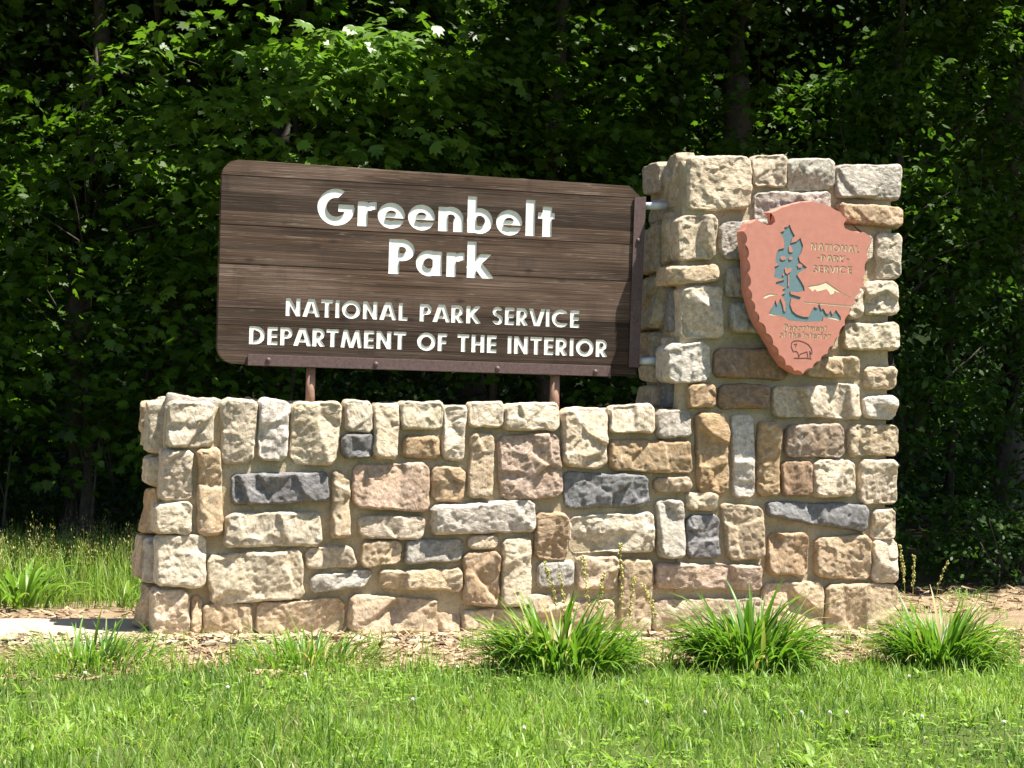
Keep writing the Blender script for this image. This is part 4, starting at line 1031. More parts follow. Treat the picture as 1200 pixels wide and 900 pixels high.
# broad low weeds among the grass
Vs, Fs, Ts, off = [], [], [], 0
rr_ = random.Random(77)
for k in range(230):
    x, y = rr_.uniform(-2.2, 6.0), rr_.uniform(-5.6, -1.7)
    for j in range(rr_.randint(4, 9)):
        vs, fs = strap_leaf(9000 + k * 10 + j, rr_.uniform(0.05, 0.12), rr_.uniform(0.014, 0.032), rr_.uniform(0.5, 1.4))
        mt = Matrix.Translation((x, y, 0.03)) @ Matrix.Rotation(rr_.uniform(0, 6.28), 4, 'Z') @ Matrix.Rotation(rr_.uniform(0.2, 1.0), 4, 'Y')
        Vs += [(mt @ Vector(v))[:] for v in vs]; Fs += [[i + off for i in f] for f in fs]; off = len(Vs); Ts += [rr_.uniform(0.25, 0.8)] * len(fs)
tag(link("lawn_weeds", arr_mesh("lawn_weeds", Vs, Fs, True, Ts), None, M['grass']), "broad leaved low weeds mixed into the lawn", "weeds", None, 'stuff')

# mulch chips
n = 26000
x = rng.uniform(-2.2, 9.0, n); y = np.where(rng.random(n) < 0.66, rng.uniform(-2.2, -0.32, n), rng.uniform(1.04, 3.6, n))
y = np.where((x > 5.25) & (y > 0) & (rng.random(n) < 0.35), rng.uniform(0.0, 1.2, n), y)
onp = rng.random(n) < 0.10; y = np.where(onp & (y < 0), rng.uniform(-0.40, -0.02, n), y)
k = (y < 0) | ((y < 1.75 + vnoise(x, y, 4, 8) * 0.15) & (x < 5.5)) | ((x > 5.2) & (y > 1))
x, y = x[k], y[k]; n = len(x)
z = np.where((y > -0.41) & (y < 0), 0.031, mulch_z(x, y)) + rng.uniform(0.003, 0.016, n)
a = rng.uniform(0, 6.28, n) * 0.5 - 0.8; l = rng.gamma(2.2, 0.014, n) + 0.006; w = rng.uniform(0.003, 0.009, n)
d = np.stack([np.cos(a), np.sin(a), rng.normal(0, 0.22, n)], -1); s = np.stack([-np.sin(a), np.cos(a), rng.normal(0, 0.5, n)], -1)
P = np.stack([x, y, z], -1)
V = np.stack([P - d * l[:, None] - s * w[:, None], P + d * l[:, None] - s * w[:, None], P + d * l[:, None] + s * w[:, None], P - d * l[:, None] + s * w[:, None]], 1).reshape(-1, 3)
tag(link("bark_chips", arr_mesh("bark_chips", V, np.arange(4 * n).reshape(n, 4), False, rng.beta(1.0, 0.95, n)), None, M['chip']),
    "dry straw coloured bark chips covering the bed around the wall", "mulch", None, 'stuff')

def leaf_mesh(seed, L, W, bend, tone):
    vs, fs = strap_leaf(seed, L, W, bend)
    return arr_mesh("leaf", vs, fs, True, np.full(len(fs), tone))
LEAVES = [leaf_mesh(k, random.uniform(0.30, 0.44), random.uniform(0.016, 0.025), random.uniform(0.4, 1.8), random.uniform(0.25, 0.95)) for k in range(14)]
HOSTA = [leaf_mesh(50 + k, random.uniform(0.34, 0.52), random.uniform(0.030, 0.048), random.uniform(0.9, 1.9), random.uniform(0.35, 0.9)) for k in range(8)]
def clump(name, label, x, y, rad, size, nleaf, nstuff, meshes, group, z=0.01, seed=1):
    t = thing(name, label, "plant", (x, y, z), 0, group)
    r = random.Random(seed)
    Vs, Fs, Ts, off = [], [], [], 0
    for k in range(nleaf + nstuff):
        a = r.uniform(0, 2 * math.pi); q = math.sqrt(r.random()); s = size * r.uniform(0.6, 1.08) * (1.08 - 0.30 * q * q)
        px_, py_ = rad * q * math.cos(a) * 0.75, rad * q * math.sin(a) * 0.75
        az = a + r.uniform(-0.8, 0.8); lean = 0.04 + 0.55 * q * q + r.uniform(-0.12, 0.12)
        mt = Matrix.Translation((px_, py_, 0)) @ Matrix.Rotation(az, 4, 'Z') @ Matrix.Rotation(lean * 0.75, 4, 'Y') @ Matrix.Scale(s, 4)
        if k < nleaf:
            o = link("leaf", meshes[k % len(meshes)], t, M['strap']); o.matrix_local = mt
        else:
            vs, fs = strap_leaf(seed * 100 + k, r.uniform(0.28, 0.44), r.uniform(0.013, 0.024), r.uniform(0.3, 2.0))
            Vs += [(mt @ Vector(v))[:] for v in vs]; Fs += [[i + off for i in f] for f in fs]; off = len(Vs)
            Ts += [1.0 if r.random() < 0.05 else min(0.85, max(0, r.gauss(0.5, 0.3)))] * len(fs)
    if Vs:
        o = link("foliage", arr_mesh("foliage", Vs, Fs, True, Ts), t, M['strap'])
        o['kind'] = 'stuff'
    return t
G_ = "strap leaved clumps planted along the front of the wall"
clump("grass_clump", "large dense green strap leaved clump below the middle of the stone wall", 2.02, -2.02, 0.42, 1.26, 70, 640, LEAVES, G_, seed=21)
clump("grass_clump", "dense rounded green clump in front of the foot of the stone pillar", 3.14, -2.05, 0.34, 1.36, 70, 600, LEAVES, G_, seed=22)
clump("grass_clump", "green strap leaved clump beside the pillar's right corner, on the right edge of the bed", 4.38, -2.0, 0.34, 1.22, 70, 560, LEAVES, G_, seed=23)
clump("grass_clump", "low loose green tuft in front of the wall's left end", -0.50, -1.50, 0.50, 0.78, 40, 300, LEAVES, G_, seed=24)
clump("grass_clump", "low spreading green tuft before the left third of the stone wall", 0.68, -1.55, 0.52, 0.72, 40, 300, LEAVES, G_, seed=25)
clump("broad_leaved_plant", "broad leaved green plant behind the path at the far left edge", -0.72, 2.1, 0.36, 0.95, 84, 0, HOSTA, None, seed=31)
clump("broad_leaved_plant", "small broad leaved plant half hidden behind the wall's left end", -0.02, 2.0, 0.16, 0.70, 18, 0, HOSTA, None, seed=32)
clump("small_weed", "small green weed on the mulch mound right of the pillar", 6.75, 2.0, 0.22, 0.45, 24, 20, LEAVES, None, 0.06, seed=33)
clump("grass_blade_tuft", "few tall thin grass blades at the foot of the wall's left corner", -0.03, -0.42, 0.05, 0.66, 6, 0, LEAVES, None, seed=34)

# white clover flowers in the lawn
flower_me = None
def clover_mesh():
    bm = bmesh.new(); r = random.Random(5)
    for k in range(34):
        th = math.acos(1 - 1.5 * (k + .5) / 34); ph = k * 2.399
        d = Vector((math.sin(th) * math.cos(ph), math.sin(th) * math.sin(ph), math.cos(th)))
        a = d.orthogonal().normalized() * 0.0022; b = d.cross(a).normalized() * 0.0022
        c = d * 0.004; tip = d * r.uniform(0.009, 0.0125)
        v = [bm.verts.new(c + a), bm.verts.new(c + b), bm.verts.new(c - a), bm.verts.new(c - b)]; t = bm.verts.new(tip)
        for i in range(4): bm.faces.new((v[i], v[(i + 1) % 4], t))
    me = bpy.data.meshes.new("flower_head"); bm.to_mesh(me); bm.free(); return me
head_me = clover_mesh()
FLOWER_LABEL = ["white clover flower in the lawn below the path at the far left", "white clover flower in front of the low tuft under the wall's left third", "white clover flower alone in the lawn left of centre",
    "white clover flower near the bottom edge below the large middle clump", "lowest white clover flower below the large middle clump", "leftmost of the white clover flowers in a short row near the bottom",
    "second flower in the short row of white clover near the bottom", "third flower in the short row of white clover near the bottom", "white clover flower just left of the large middle clump",
    "white clover flower right of the short row near the bottom", "white clover flower at the bottom below the pillar clump", "white clover flower in the lawn between the pillar clump and right clump",
    "white clover flower alone in the left lawn", "white clover flower at the bottom edge left of centre"]
bm = bmesh.new(); add_tube(bm, [(0, 0, -0.085), (0.003, 0, -0.04), (0, 0, 0)], 0.0012, 5)
stem_me = bm_mesh("flower_stem", bm)
stem_me.attributes.new("tone", 'FLOAT', 'FACE')
for k, (x, y) in enumerate([(-0.62, -2.6), (0.45, -2.75), (0.78, -3.7), (1.85, -3.9), (2.0, -4.25), (2.45, -4.3), (2.58, -4.32), (2.66, -4.33), (1.3, -2.5), (2.95, -4.5), (3.25, -4.7), (3.6, -3.1), (0.0, -3.2), (1.05, -4.6)]):
    t = thing("clover_flower", FLOWER_LABEL[k], "flower", (x, y, 0.115), 0, "white clover flowers in the lawn")
    link("flower_head", head_me, t, M['petal']); link("flower_stem", stem_me, t, M['strap'])

# seed stalks
def seed_stalk(label, x, y, z0, H, lean, az, n, seed, sz=0.0085):
    t = thing("seed_stalk", label, "weed", (x, y, z0)); r = random.Random(seed)
    pts = [Vector((math.cos(az) * lean * (k / 6) ** 2, math.sin(az) * lean * (k / 6) ** 2, H * k / 6)) for k in range(7)]
    bm = bmesh.new(); add_tube(bm, pts, [0.0028 - 0.0003 * k for k in range(7)], 5)
    me = bm_mesh("stem", bm); me.attributes.new("tone", 'FLOAT', 'FACE').data.foreach_set("value", np.full(len(me.polygons), 0.4, np.float32))
    link("stem", me, t, M['seed'])
    V, F, T = [], [], []
    for k in range(n):
        q = r.uniform(0.38, 1.0); i = min(5, int(q * 6)); p = pts[i].lerp(pts[i + 1], q * 6 - i)
        a = r.uniform(0, 6.28); p = p + Vector((math.cos(a), math.sin(a), 0.2)) * r.uniform(0.003, 0.016)
        s = sz * r.uniform(0.6, 1.2); b = len(V)
        V += [(p + Vector(d) * s)[:] for d in ((1, 0, 0), (0, 1, 0), (-1, 0, 0), (0, -1, 0), (0, 0, 1.3), (0, 0, -1.3))]
        for i in range(4): F += [(b + i, b + (i + 1) % 4, b + 4), (b + (i + 1) % 4, b + i, b + 5)]
        T += [r.random()] * 8
    o = link("seed_head", arr_mesh("seed_head", V, F, False, T), t, M['seed'])
for k, (x, y, H, ln, az, lab) in enumerate([(2.50, -0.42, 0.50, 0.10, 3.0, "yellow seed stalk against the wall, leftmost of the thin stalks"),
        (2.56, -0.40, 0.42, 0.05, 2.6, "short yellow seed stalk close beside the leftmost stalk"), (2.70, -0.42, 0.54, 0.05, 3.3, "tall yellow seed stalk before the small grey stone"),
        (2.76, -0.40, 0.44, 0.06, 0.2, "leaning yellow seed stalk just right of the small grey stone"), (2.93, -0.42, 0.62, 0.04, 2.0, "tallest yellow seed stalk, in front of the rounded tan stone"),
        (2.98, -0.40, 0.40, 0.05, 0.4, "low yellow seed stalk under the rounded tan stone"), (3.18, -0.40, 0.36, 0.10, 2.9, "single thin stalk beside the tall tan stone, rightmost by the wall"),
        ]):
    seed_stalk(lab, x, y, 0.02, H, ln, az, 46, 70 + k)
seed_stalk("brown dock seed stalk upright right of the pillar", 6.12, 1.9, 0.02, 0.48, 0.05, 2.5, 90, 90, 0.008)
seed_stalk("second brown dock seed stalk close to the pillar edge", 6.24, 2.0, 0.02, 0.40, 0.02, 1.0, 70, 91, 0.008)
seed_stalk("drooping pale weed stalk on the mulch mound", 6.42, 1.95, 0.02, 0.36, 0.12, 0.2, 26, 92, 0.008)

# tall meadow grass behind the path on the left
n = 30000
x = rng.uniform(-6, 3.0, n); y = rng.uniform(1.75, 6.5, n)
k = (rng.random(n) < 0.75 + 0.5 * vnoise(x, y, 3, 12)) & (y > 1.85 + 0.2 * vnoise(x, y, 5, 2)); x, y = x[k], y[k]; n = len(x)
P = np.stack([x, y, np.zeros(n)], -1)
L = rng.uniform(0.18, 0.48, n) * np.clip(0.45 + (y - 1.75) * 0.45, 0.4, 1.0)
V, F = blades(P, L, rng.uniform(0.006, 0.011, n), rng.uniform(0.1, 1.1, n), rng.uniform(0, 6.28, n), 3, 1.3)
tag(link("meadow_grass", arr_mesh("meadow_grass", V, F, False, np.repeat(np.clip(rng.normal(0.5, 0.2, n), 0, 1), 3)), None, M['grass']),
    "tall uncut meadow grass behind the path at the left", "grass", None, 'stuff')
n = 800
x = rng.uniform(-5, 2.0, n); y = rng.uniform(2.2, 6.2, n); H = rng.uniform(0.32, 0.54, n); H[:40] += 0.2
az = rng.uniform(0, 6.28, n); ln = rng.uniform(0.05, 0.35, n)
V1, F1 = blades(np.stack([x, y, 0 * x], -1), H, np.full(n, 0.004), ln, az, 3, 1.0)
m_ = 16; q = rng.uniform(0.6, 1.0, (n, m_)); 
a3 = ln[:, None] * (0.25 + 0.75 * q); rr = H[:, None] * q
hx = rr * np.sin(a3 * 0.62); hz = rr * np.cos(a3 * 0.62)
sp_ = (1.05 - q) * 0.09
PX = x[:, None] + np.cos(az)[:, None] * hx + rng.normal(0, 1, (n, m_)) * sp_; PY = y[:, None] + np.sin(az)[:, None] * hx + rng.normal(0, 1, (n, m_)) * sp_; PZ = hz + rng.normal(0, 0.01, (n, m_))
P = np.stack([PX, PY, PZ], -1).reshape(-1, 3); nn = len(P)
V2, F2 = blades(P, rng.uniform(0.012, 0.026, nn), np.full(nn, 0.006), rng.uniform(0, 2.5, nn), rng.uniform(0, 6.28, nn), 3, 1.0)
V = np.concatenate([V1, V2]); F = np.concatenate([F1, F2 + len(V1)])
tag(link("meadow_seed_heads", arr_mesh("meadow_seed_heads", V, F, False, np.concatenate([np.full(len(F1), 0.2), np.repeat(rng.random(nn), 3)])), None, M['seed']),
    "pale open seed heads over the tall grass at the left", "grass", None, 'stuff')

# ---------------------------------------------------------------- the woodland
MAPLE = np.array([(0, 0), (0.30, 0.02), (0.56, 0.34), (0.30, 0.46), (0.40, 0.78), (0.14, 0.68), (0, 1.08), (-0.14, 0.68), (-0.40, 0.78), (-0.30, 0.46), (-0.56, 0.34), (-0.30, 0.02)])
OVAL = np.array([(0, 0), (0.27, 0.3), (0.24, 0.62), (0, 1.0), (-0.24, 0.62), (-0.27, 0.3)])
RHOMB = np.array([(0, 0), (0.36, 0.45), (0, 1.0), (-0.36, 0.45)])
def leaves(C, size, out_dir, up, shape):
    """leaf polygons at C, pointing out_dir, blade normal near up"""
    n = len(C)
    d = out_dir / (np.linalg.norm(out_dir, axis=1)[:, None] + 1e-9)
    s = np.cross(d, up); s /= (np.linalg.norm(s, axis=1)[:, None] + 1e-9)
    nr = np.cross(s, d)
    sh = shape
    fold = -0.22 * np.abs(sh[:, 0]) - 0.12 * sh[:, 1] ** 2
    V = C[:, None, :] + size[:, None, None] * (sh[None, :, 0, None] * s[:, None, :] + sh[None, :, 1, None] * d[:, None, :] + fold[None, :, None] * nr[:, None, :])
    k = len(sh)
    return V.reshape(-1, 3), np.arange(n * k).reshape(n, k)

def spray(centers, radius, per, size, shape, flat=0.19, tone_mu=0.5, tilt=0.45):
    """layered leaf sprays: discs of leaves round every centre, drooping outwards"""
    m_ = len(centers); n = m_ * per
    c = np.repeat(centers, per, 0); R_ = np.repeat(radius, per)
    a = rng.uniform(0, 2 * np.pi, n); q = np.sqrt(rng.random(n))
    ta = np.repeat(rng.uniform(0, 6.28, m_), per); tt = np.repeat(rng.normal(0, 0.28, m_), per)
    ox = R_ * q * np.cos(a); oy = R_ * q * np.sin(a)
    oz = -0.28 * R_ * q * q + rng.normal(0, 1, n) * flat * 0.4 * R_ + tt * (ox * np.cos(ta) + oy * np.sin(ta))
    C = c + np.stack([ox, oy, oz], -1)
    out = np.stack([np.cos(a) + rng.normal(0, 0.5, n), np.sin(a) + rng.normal(0, 0.5, n), rng.normal(-0.45, 0.35, n)], -1)
    up = np.stack([rng.normal(0, tilt, n) + 0.25 * np.cos(a), rng.normal(0, tilt, n) + 0.25 * np.sin(a) - 0.12, np.ones(n)], -1)
    V, F = leaves(C, rng.uniform(0.7, 1.2, n) * size, out, up, shape)
    t = np.clip(np.repeat(rng.normal(tone_mu, 0.14, m_), per) + rng.normal(0, 0.14, n), 0, 0.95)
    return V, F, t, C

LIT = [((7.9, 5.4, 3.6), 0.35), ((8.6, 5.4, 2.2), 0.3), ((-1.6, 6.4, 4.3), 0.4), ((-0.9, 6.2, 3.0), 0.35), ((0.3, 5.8, 2.9), 0.28), ((4.3, 5.8, 4.6), 0.3), ((6.6, 6.0, 4.2), 0.32),((0.6, 5.7, 4.6), 0.45), ((-0.3, 6.2, 4.4), 0.4), ((1.2, 5.3, 4.9), 0.4), ((-1.2, 6.3, 2.9), 0.3), ((7.2, 6.4, 4.9), 0.45), ((8.9, 5.9, 5.0), 0.35), ((3.2, 5.9, 4.8), 0.35), ((5.2, 6.3, 4.6), 0.3),((2.05, 5.0, 4.55), 0.72), ((1.45, 5.2, 4.25), 0.4), ((2.6, 5.0, 4.75), 0.35), ((6.05, 6.2, 2.2), 0.35), ((4.9, 7.2, 4.3), 0.38), ((-0.9, 6.4, 3.5), 0.45),
       ((8.0, 5.6, 4.4), 0.3), ((0.1, 5.8, 4.1), 0.35), ((3.6, 7.0, 4.9), 0.28), ((6.6, 7.5, 4.9), 0.3), ((-0.5, 6.0, 2.1), 0.25), ((8.3, 5.8, 3.0), 0.3), ((5.9, 7.0, 3.6), 0.25), ((0.8, 6.2, 2.8), 0.22)]
def in_light(C, grow_=0.0):
    """points in the beam paths cleared of leaves so chosen spots catch sun"""
    hit = np.zeros(len(C), bool); S = np.array(SUN_TO[:])
    for c, r in LIT:
        d = C - np.array(c); t = d @ S
        hit |= (t > 0.9) & (np.linalg.norm(d - t[:, None] * S, axis=1) < r + grow_)
    return hit

def limb_mesh(name, base, top, r0, branches, seed):
    r = random.Random(seed); bm = bmesh.new()
    b, t = Vector(base), Vector(top); K = 9
    pts = [b.lerp(t, k / K) + Vector((r.gauss(0, 0.035), r.gauss(0, 0.035), 0)) * (k > 0) * (b - t).length / 5 for k in range(K + 1)]
    rad = [r0 * (1.35 if k == 0 else 1 - 0.72 * k / K) for k in range(K + 1)]
    add_tube(bm, pts, rad, 9)
    for e in branches:
        e = Vector(e); q = min(0.95, max(0.12, (e.z - b.z) / max(0.1, (t - b).z) - r.uniform(0.05, 0.22))); i = min(K - 1, int(q * K))
        s = pts[i].lerp(pts[i + 1], q * K - i); mid = s.lerp(e, 0.5) + Vector((r.gauss(0, 0.1), r.gauss(0, 0.1), 0.12))
        rb = max(0.008, rad[i] * 0.32)
        add_tube(bm, [s, mid, e], [rb, rb * 0.6, rb * 0.2], 5)
    return bm_mesh(name, bm, True)

def tree(name, label, base, height, r0, crown_c, crown_r, n_spray, per, size, shape, mk, seed, spray_r=(0.35, 0.85), tone=0.5, lit_clear=True, shell=0.35, extra=None, lean=(0, 0)):
    t = thing(name, label, "tree", base, 0, "trees of the dark woodland behind the sign")
    u = rng.normal(0, 1, (n_spray, 3)); u /= np.linalg.norm(u, axis=1)[:, None]
    q = (shell + (1 - shell) * rng.random(n_spray)) ** 0.6
    cen = np.array(crown_c) + u * q[:, None] * np.array(crown_r)
    cen = cen[cen[:, 2] > 0.25]
    if extra is not None: cen = np.concatenate([cen, np.array(extra)])
    V, F, tn, C = spray(cen, rng.uniform(*spray_r, len(cen)), per, size, shape, tone_mu=tone)
    if lit_clear:
        k = ~in_light(C); kk = len(shape)
        V = V.reshape(-1, kk, 3)[k].reshape(-1, 3); tn = tn[k]; F = np.arange(len(V)).reshape(-1, kk)
    V = V - np.array(base)
    link("crown", arr_mesh("crown", V, F, False, tn), t, M[mk])
    top = (base[0] + lean[0], base[1] + lean[1], base[2] + height)
    br = [c for c in cen[::max(1, len(cen) // 14)]]
    me = limb_mesh("trunk", base, top, r0, br, seed)
    link("trunk", me, t, M['bark'], -Vector(base))
    return t

def on_front(x, y): return y
# understory maples along the wood's edge
tree("young_maple", "young maple with a sunlit leafy bough above the sign's left half", (1.9, 6.2, 0), 5.6, 0.07, (1.8, 5.7, 3.9), (1.8, 1.0, 1.8), 140, 36, 0.125, MAPLE, 'leaf_lit', 1, tone=0.5,
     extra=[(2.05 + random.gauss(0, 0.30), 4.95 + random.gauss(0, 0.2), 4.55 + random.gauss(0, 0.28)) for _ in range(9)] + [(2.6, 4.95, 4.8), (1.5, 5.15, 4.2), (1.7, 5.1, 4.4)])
tree("young_maple", "young maple with drooping boughs beside the sign's left edge", (0.0, 6.4, 0), 4.9, 0.06, (0.2, 6.0, 2.9), (1.6, 1.0, 2.3), 170, 36, 0.10, MAPLE, 'leaf', 2, tone=0.55)
tree("young_maple", "young maple filling the upper left corner", (-1.6, 6.8, 0), 6.0, 0.08, (-1.5, 6.6, 3.6), (1.8, 1.2, 2.4), 190, 36, 0.10, MAPLE, 'leaf', 3, tone=0.5)
tree("young_maple", "shaded maple behind the middle of the sign board", (3.9, 6.6, 0), 5.8, 0.08, (3.9, 6.2, 3.9), (1.7, 1.0, 2.1), 170, 36, 0.10, MAPLE, 'leaf', 4, tone=0.45)
tree("young_maple", "leafy maple directly behind the stone pillar", (5.9, 6.6, 0), 6.0, 0.08, (5.8, 6.4, 3.8), (1.7, 1.1, 2.4), 180, 36, 0.10, MAPLE, 'leaf', 5, tone=0.45)
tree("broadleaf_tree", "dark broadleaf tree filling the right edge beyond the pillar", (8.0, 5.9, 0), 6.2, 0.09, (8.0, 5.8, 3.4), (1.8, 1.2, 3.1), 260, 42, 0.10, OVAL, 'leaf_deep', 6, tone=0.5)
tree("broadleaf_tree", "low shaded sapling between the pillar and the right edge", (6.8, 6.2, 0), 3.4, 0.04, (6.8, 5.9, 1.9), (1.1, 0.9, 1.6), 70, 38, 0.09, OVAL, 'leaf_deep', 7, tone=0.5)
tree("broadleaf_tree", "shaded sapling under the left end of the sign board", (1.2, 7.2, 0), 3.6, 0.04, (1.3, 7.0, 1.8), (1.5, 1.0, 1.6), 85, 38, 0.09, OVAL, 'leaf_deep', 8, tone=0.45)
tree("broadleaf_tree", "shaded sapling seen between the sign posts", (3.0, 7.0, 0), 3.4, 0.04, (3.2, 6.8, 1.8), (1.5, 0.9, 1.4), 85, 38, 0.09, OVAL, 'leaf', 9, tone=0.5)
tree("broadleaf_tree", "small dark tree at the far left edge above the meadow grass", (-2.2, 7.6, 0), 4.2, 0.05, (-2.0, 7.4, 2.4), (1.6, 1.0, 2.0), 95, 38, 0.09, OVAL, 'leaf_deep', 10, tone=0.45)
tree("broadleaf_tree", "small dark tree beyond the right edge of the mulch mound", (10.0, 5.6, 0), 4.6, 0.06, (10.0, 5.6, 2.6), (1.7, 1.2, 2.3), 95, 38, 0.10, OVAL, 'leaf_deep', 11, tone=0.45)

tree("young_maple", "leafy maple in the upper right corner in front of a tall dark trunk", (9.0, 6.6, 0), 6.2, 0.07, (8.9, 6.3, 4.6), (1.5, 1.0, 1.6), 120, 36, 0.10, MAPLE, 'leaf', 12, tone=0.5)
tree("young_maple", "leafy maple arching over the sign's upper right corner", (4.9, 7.4, 0), 6.4, 0.07, (4.8, 7.2, 4.9), (1.6, 0.9, 1.3), 110, 36, 0.10, MAPLE, 'leaf', 13, tone=0.5)
# tall trees: trunks show through the understory, crowns meet above the picture
def tall(label, x, y, r0, seed, lean=(0, 0), fwd=1.6):
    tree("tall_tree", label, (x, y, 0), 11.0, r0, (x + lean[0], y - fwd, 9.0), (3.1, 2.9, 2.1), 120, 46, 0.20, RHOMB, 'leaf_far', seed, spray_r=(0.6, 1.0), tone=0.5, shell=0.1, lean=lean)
tall("tall tree with a grey trunk above the right part of the sign board", 4.4, 6.25, 0.11, 41, (0.1, 0))
tall("tall tree with a broad dark trunk rising behind the stone pillar", 6.45, 6.3, 0.21, 42, (-0.15, 0))
tall("tall tree with a dark trunk at the upper left", -0.15, 6.5, 0.12, 43, (0.3, 0))
tall("tall tree hidden behind the sunlit maple", 2.2, 9.4, 0.15, 44)
tall("tall tree at the right edge of the picture", 10.6, 8.2, 0.18, 45, (0.2, 0))
tall("tall tree whose trunk stands just left of the sign", 0.9, 8.4, 0.12, 46, (-0.2, 0))
tall("tall tree out past the left edge", -3.6, 8.4, 0.2, 47)
tall("tall tree out past the right edge", 12.4, 7.0, 0.2, 48)
for k, (x, y) in enumerate([(-2.0, 12.5), (1.6, 13.0), (5.4, 12.6), (9.2, 12.0), (12.8, 11.2)]):
    tree("tall_tree", ["back row tree behind the far left", "back row tree behind the sign's left half", "back row tree behind the sign's right end", "back row tree behind the pillar", "back row tree behind the right edge"][k],
         (x, y, 0), 11.0, 0.2, (x, y, 7.2), (3.0, 2.2, 4.2), 170, 46, 0.20, RHOMB, 'leaf_far', 60 + k, spray_r=(0.6, 1.0), tone=0.45, shell=0.1)

# shrubs in the dark under the trees
for k, (x, y, w, h_, lab) in enumerate([(-2.6, 7.2, 1.2, 0.8, "dark shrub behind the meadow grass at the far left"), (-0.6, 7.4, 1.1, 0.7, "dark shrub behind the wall's left end"), (1.4, 7.8, 1.2, 0.8, "dark shrub low behind the wall's left half"),
        (3.6, 7.4, 1.2, 0.8, "dark shrub low behind the wall's middle"), (5.4, 7.2, 1.1, 0.8, "dark shrub low behind the pillar"), (7.2, 5.6, 0.9, 0.7, "dark shrub right of the pillar behind the mulch mound"), (8.9, 5.0, 1.0, 0.8, "dark shrub at the right edge behind the mulch mound")]):
    t = thing("shrub", lab, "shrub", (x, y, 0), 0, "shrubs in the shade of the wood")
    u = rng.normal(0, 1, (46, 3)); u /= np.linalg.norm(u, axis=1)[:, None]; u[:, 2] = np.abs(u[:, 2])
    cen = u * (rng.random(46)[:, None] ** 0.5) * np.array((w, w * 0.7, h_)) + np.array((0, 0, 0.25))
    V, F, tn, C = spray(cen, rng.uniform(0.2, 0.4, 46), 34, 0.075, OVAL, tone_mu=0.4)
    link("foliage", arr_mesh("foliage", V, F, False, tn), t, M['leaf_deep'])
    bm = bmesh.new()
    for q in range(7): add_tube(bm, [(random.gauss(0, .08), random.gauss(0, .08), 0), cen[q * 5] * 0.5, cen[q * 5]], [0.014, 0.009, 0.004], 5)
    link("stems", bm_mesh("stems", bm, True), t, M['bark'])
for k, (x, y, w, h_, lab) in enumerate([(6.7, 3.4, 0.8, 0.75, "dark undergrowth shrub close to the pillar's right side"), (7.7, 3.0, 0.85, 0.9, "dark undergrowth shrub behind the thin seed stalks"),
        (8.7, 2.8, 0.8, 0.7, "dark undergrowth shrub at the mulch's upper right"), (9.6, 2.6, 0.9, 0.9, "dark undergrowth shrub at the right edge of the picture")]):
    t = thing("shrub", lab, "shrub", (x, y, 0), 0, "shrubs in the shade of the wood")
    u = rng.normal(0, 1, (46, 3)); u /= np.linalg.norm(u, axis=1)[:, None]; u[:, 2] = np.abs(u[:, 2])
    cen = u * (rng.random(46)[:, None] ** 0.5) * np.array((w, w * 0.6, h_)) + np.array((0, 0, 0.2))
    V, F, tn, C = spray(cen, rng.uniform(0.2, 0.36, 46), 36, 0.065, OVAL, tone_mu=0.35)
    link("foliage", arr_mesh("foliage", V, F, False, tn), t, M['leaf_deep'])
    bm = bmesh.new()
    for q in range(7): add_tube(bm, [(random.gauss(0, .08), random.gauss(0, .08), 0), cen[q * 5] * 0.5, cen[q * 5]], [0.012, 0.008, 0.004], 5)
    link("stems", bm_mesh("stems", bm, True), t, M['bark'])
# thin bare saplings in the gap at the lower left
for k, (x, y, h_, lab) in enumerate([(0.02, 6.0, 1.35, "thin pale sapling stem left of the wall"), (0.2, 6.1, 1.5, "second thin pale sapling stem, nearer the wall's left end"), (-0.75, 6.2, 1.2, "thin bare stem over the meadow grass at the left")]):
    t = thing("sapling", lab, "sapling", (x, y, 0))
    bm = bmesh.new(); add_tube(bm, [(0, 0, 0), (0.03, 0, h_ * 0.5), (0.08 * (-1) ** k, 0, h_)], [0.018, 0.014, 0.005], 6)
    add_tube(bm, [(0.03, 0, h_ * 0.5), (-0.1, 0, h_ * 0.8)], [0.009, 0.003], 5)
    link("stem", bm_mesh("stem", bm, True), t, M['bark'])

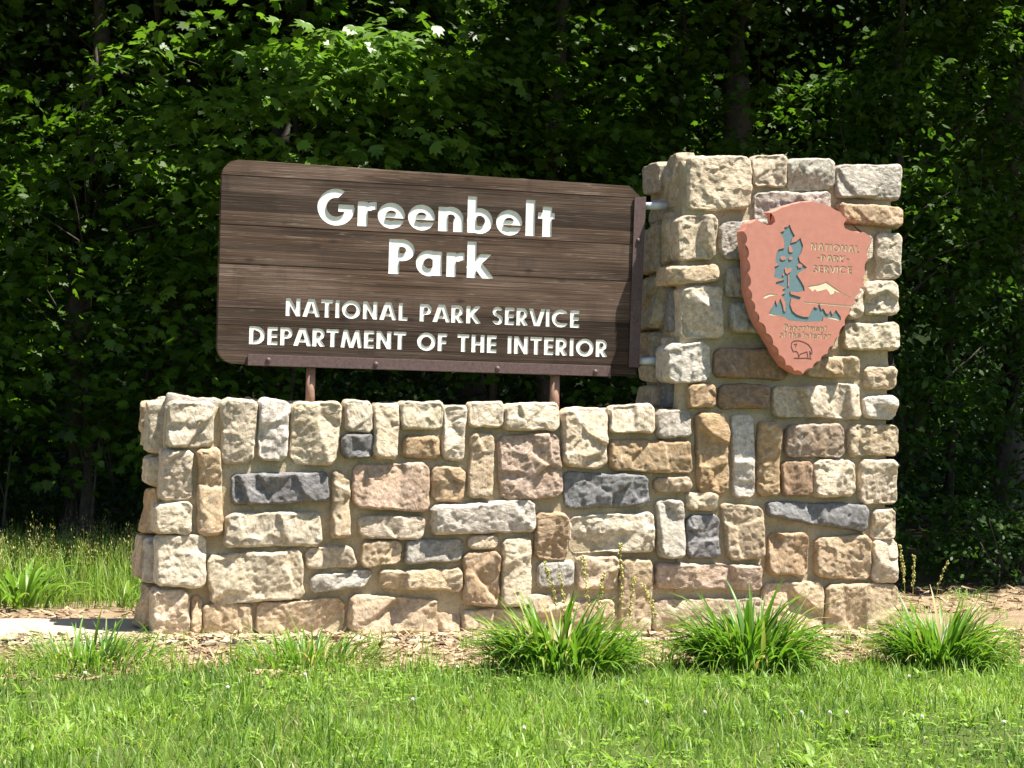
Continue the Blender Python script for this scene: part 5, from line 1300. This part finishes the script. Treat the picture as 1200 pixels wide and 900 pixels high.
# deep wood behind: a backdrop bank added to block sky between the leaves
bankX = np.linspace(-40, 50, 46); bankT = np.linspace(0, 1, 9)
X, T = np.meshgrid(bankX, bankT); Z = -0.2 + 14 * T ** 0.8 + 0.5 * np.sin(X * 0.9 + T * 5) * T; Y = 19 + 14 * T
i = np.arange(X.size).reshape(X.shape)
F = np.stack([i[:-1, :-1], i[:-1, 1:], i[1:, 1:], i[1:, :-1]], -1).reshape(-1, 4)
tag(link("backdrop_bank", arr_mesh("backdrop_bank", np.stack([X, Y, Z], -1).reshape(-1, 3), F, True), None, soil_mat("shade_dark_green", (0.008, 0.016, 0.005), (0.02, 0.034, 0.01), 2.0, 0.03)), kind='structure')  # bank coloured green-black to stand in for deep shade
n_s = 3400
cen = np.stack([rng.uniform(-10, 22, n_s), rng.uniform(13.5, 18.5, n_s), rng.uniform(0.2, 10.5, n_s)], -1)
V, F, tn, C = spray(cen, rng.uniform(0.5, 1.0, n_s), 30, 0.19, RHOMB, tone_mu=0.4)
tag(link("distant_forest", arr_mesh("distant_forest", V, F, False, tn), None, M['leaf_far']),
    "deep shaded mass of woodland leaves far behind the trees", "forest", None, 'stuff')
# unseen leaf canopy and fringe added overhead to shade the understory
n_s = 1500
cen = np.stack([rng.uniform(-7, 16, n_s), rng.uniform(3.5, 21, n_s), rng.uniform(7.0, 10.5, n_s)], -1)
fr = np.stack([rng.uniform(-6, 14, 420), rng.uniform(3.3, 5.6, 420), rng.uniform(5.5, 7.2, 420)], -1)
fr2 = np.stack([rng.uniform(6.9, 15, 260), rng.uniform(1.2, 4.2, 260), rng.uniform(6.0, 7.2, 260)], -1)
fr = np.concatenate([fr, fr2])
fr[:, 2] += 0.4 + 0.07 * np.clip(fr[:, 0], 0, 14)
cen = np.concatenate([cen, fr]); n_s = len(cen)
V, F, tn, C = spray(cen, rng.uniform(0.6, 1.1, n_s), 44, 0.21, RHOMB, tone_mu=0.5)
k = ~in_light(C); V = V.reshape(-1, 4, 3)[k].reshape(-1, 3); tn = tn[k]  # openings cut along the chosen sunbeams
tag(link("shading_canopy", arr_mesh("shading_canopy", V, np.arange(len(V)).reshape(-1, 4), False, tn), None, M['leaf_far']),
    "leafy canopy added out of view above the wood to shade it", "canopy", None, 'stuff')
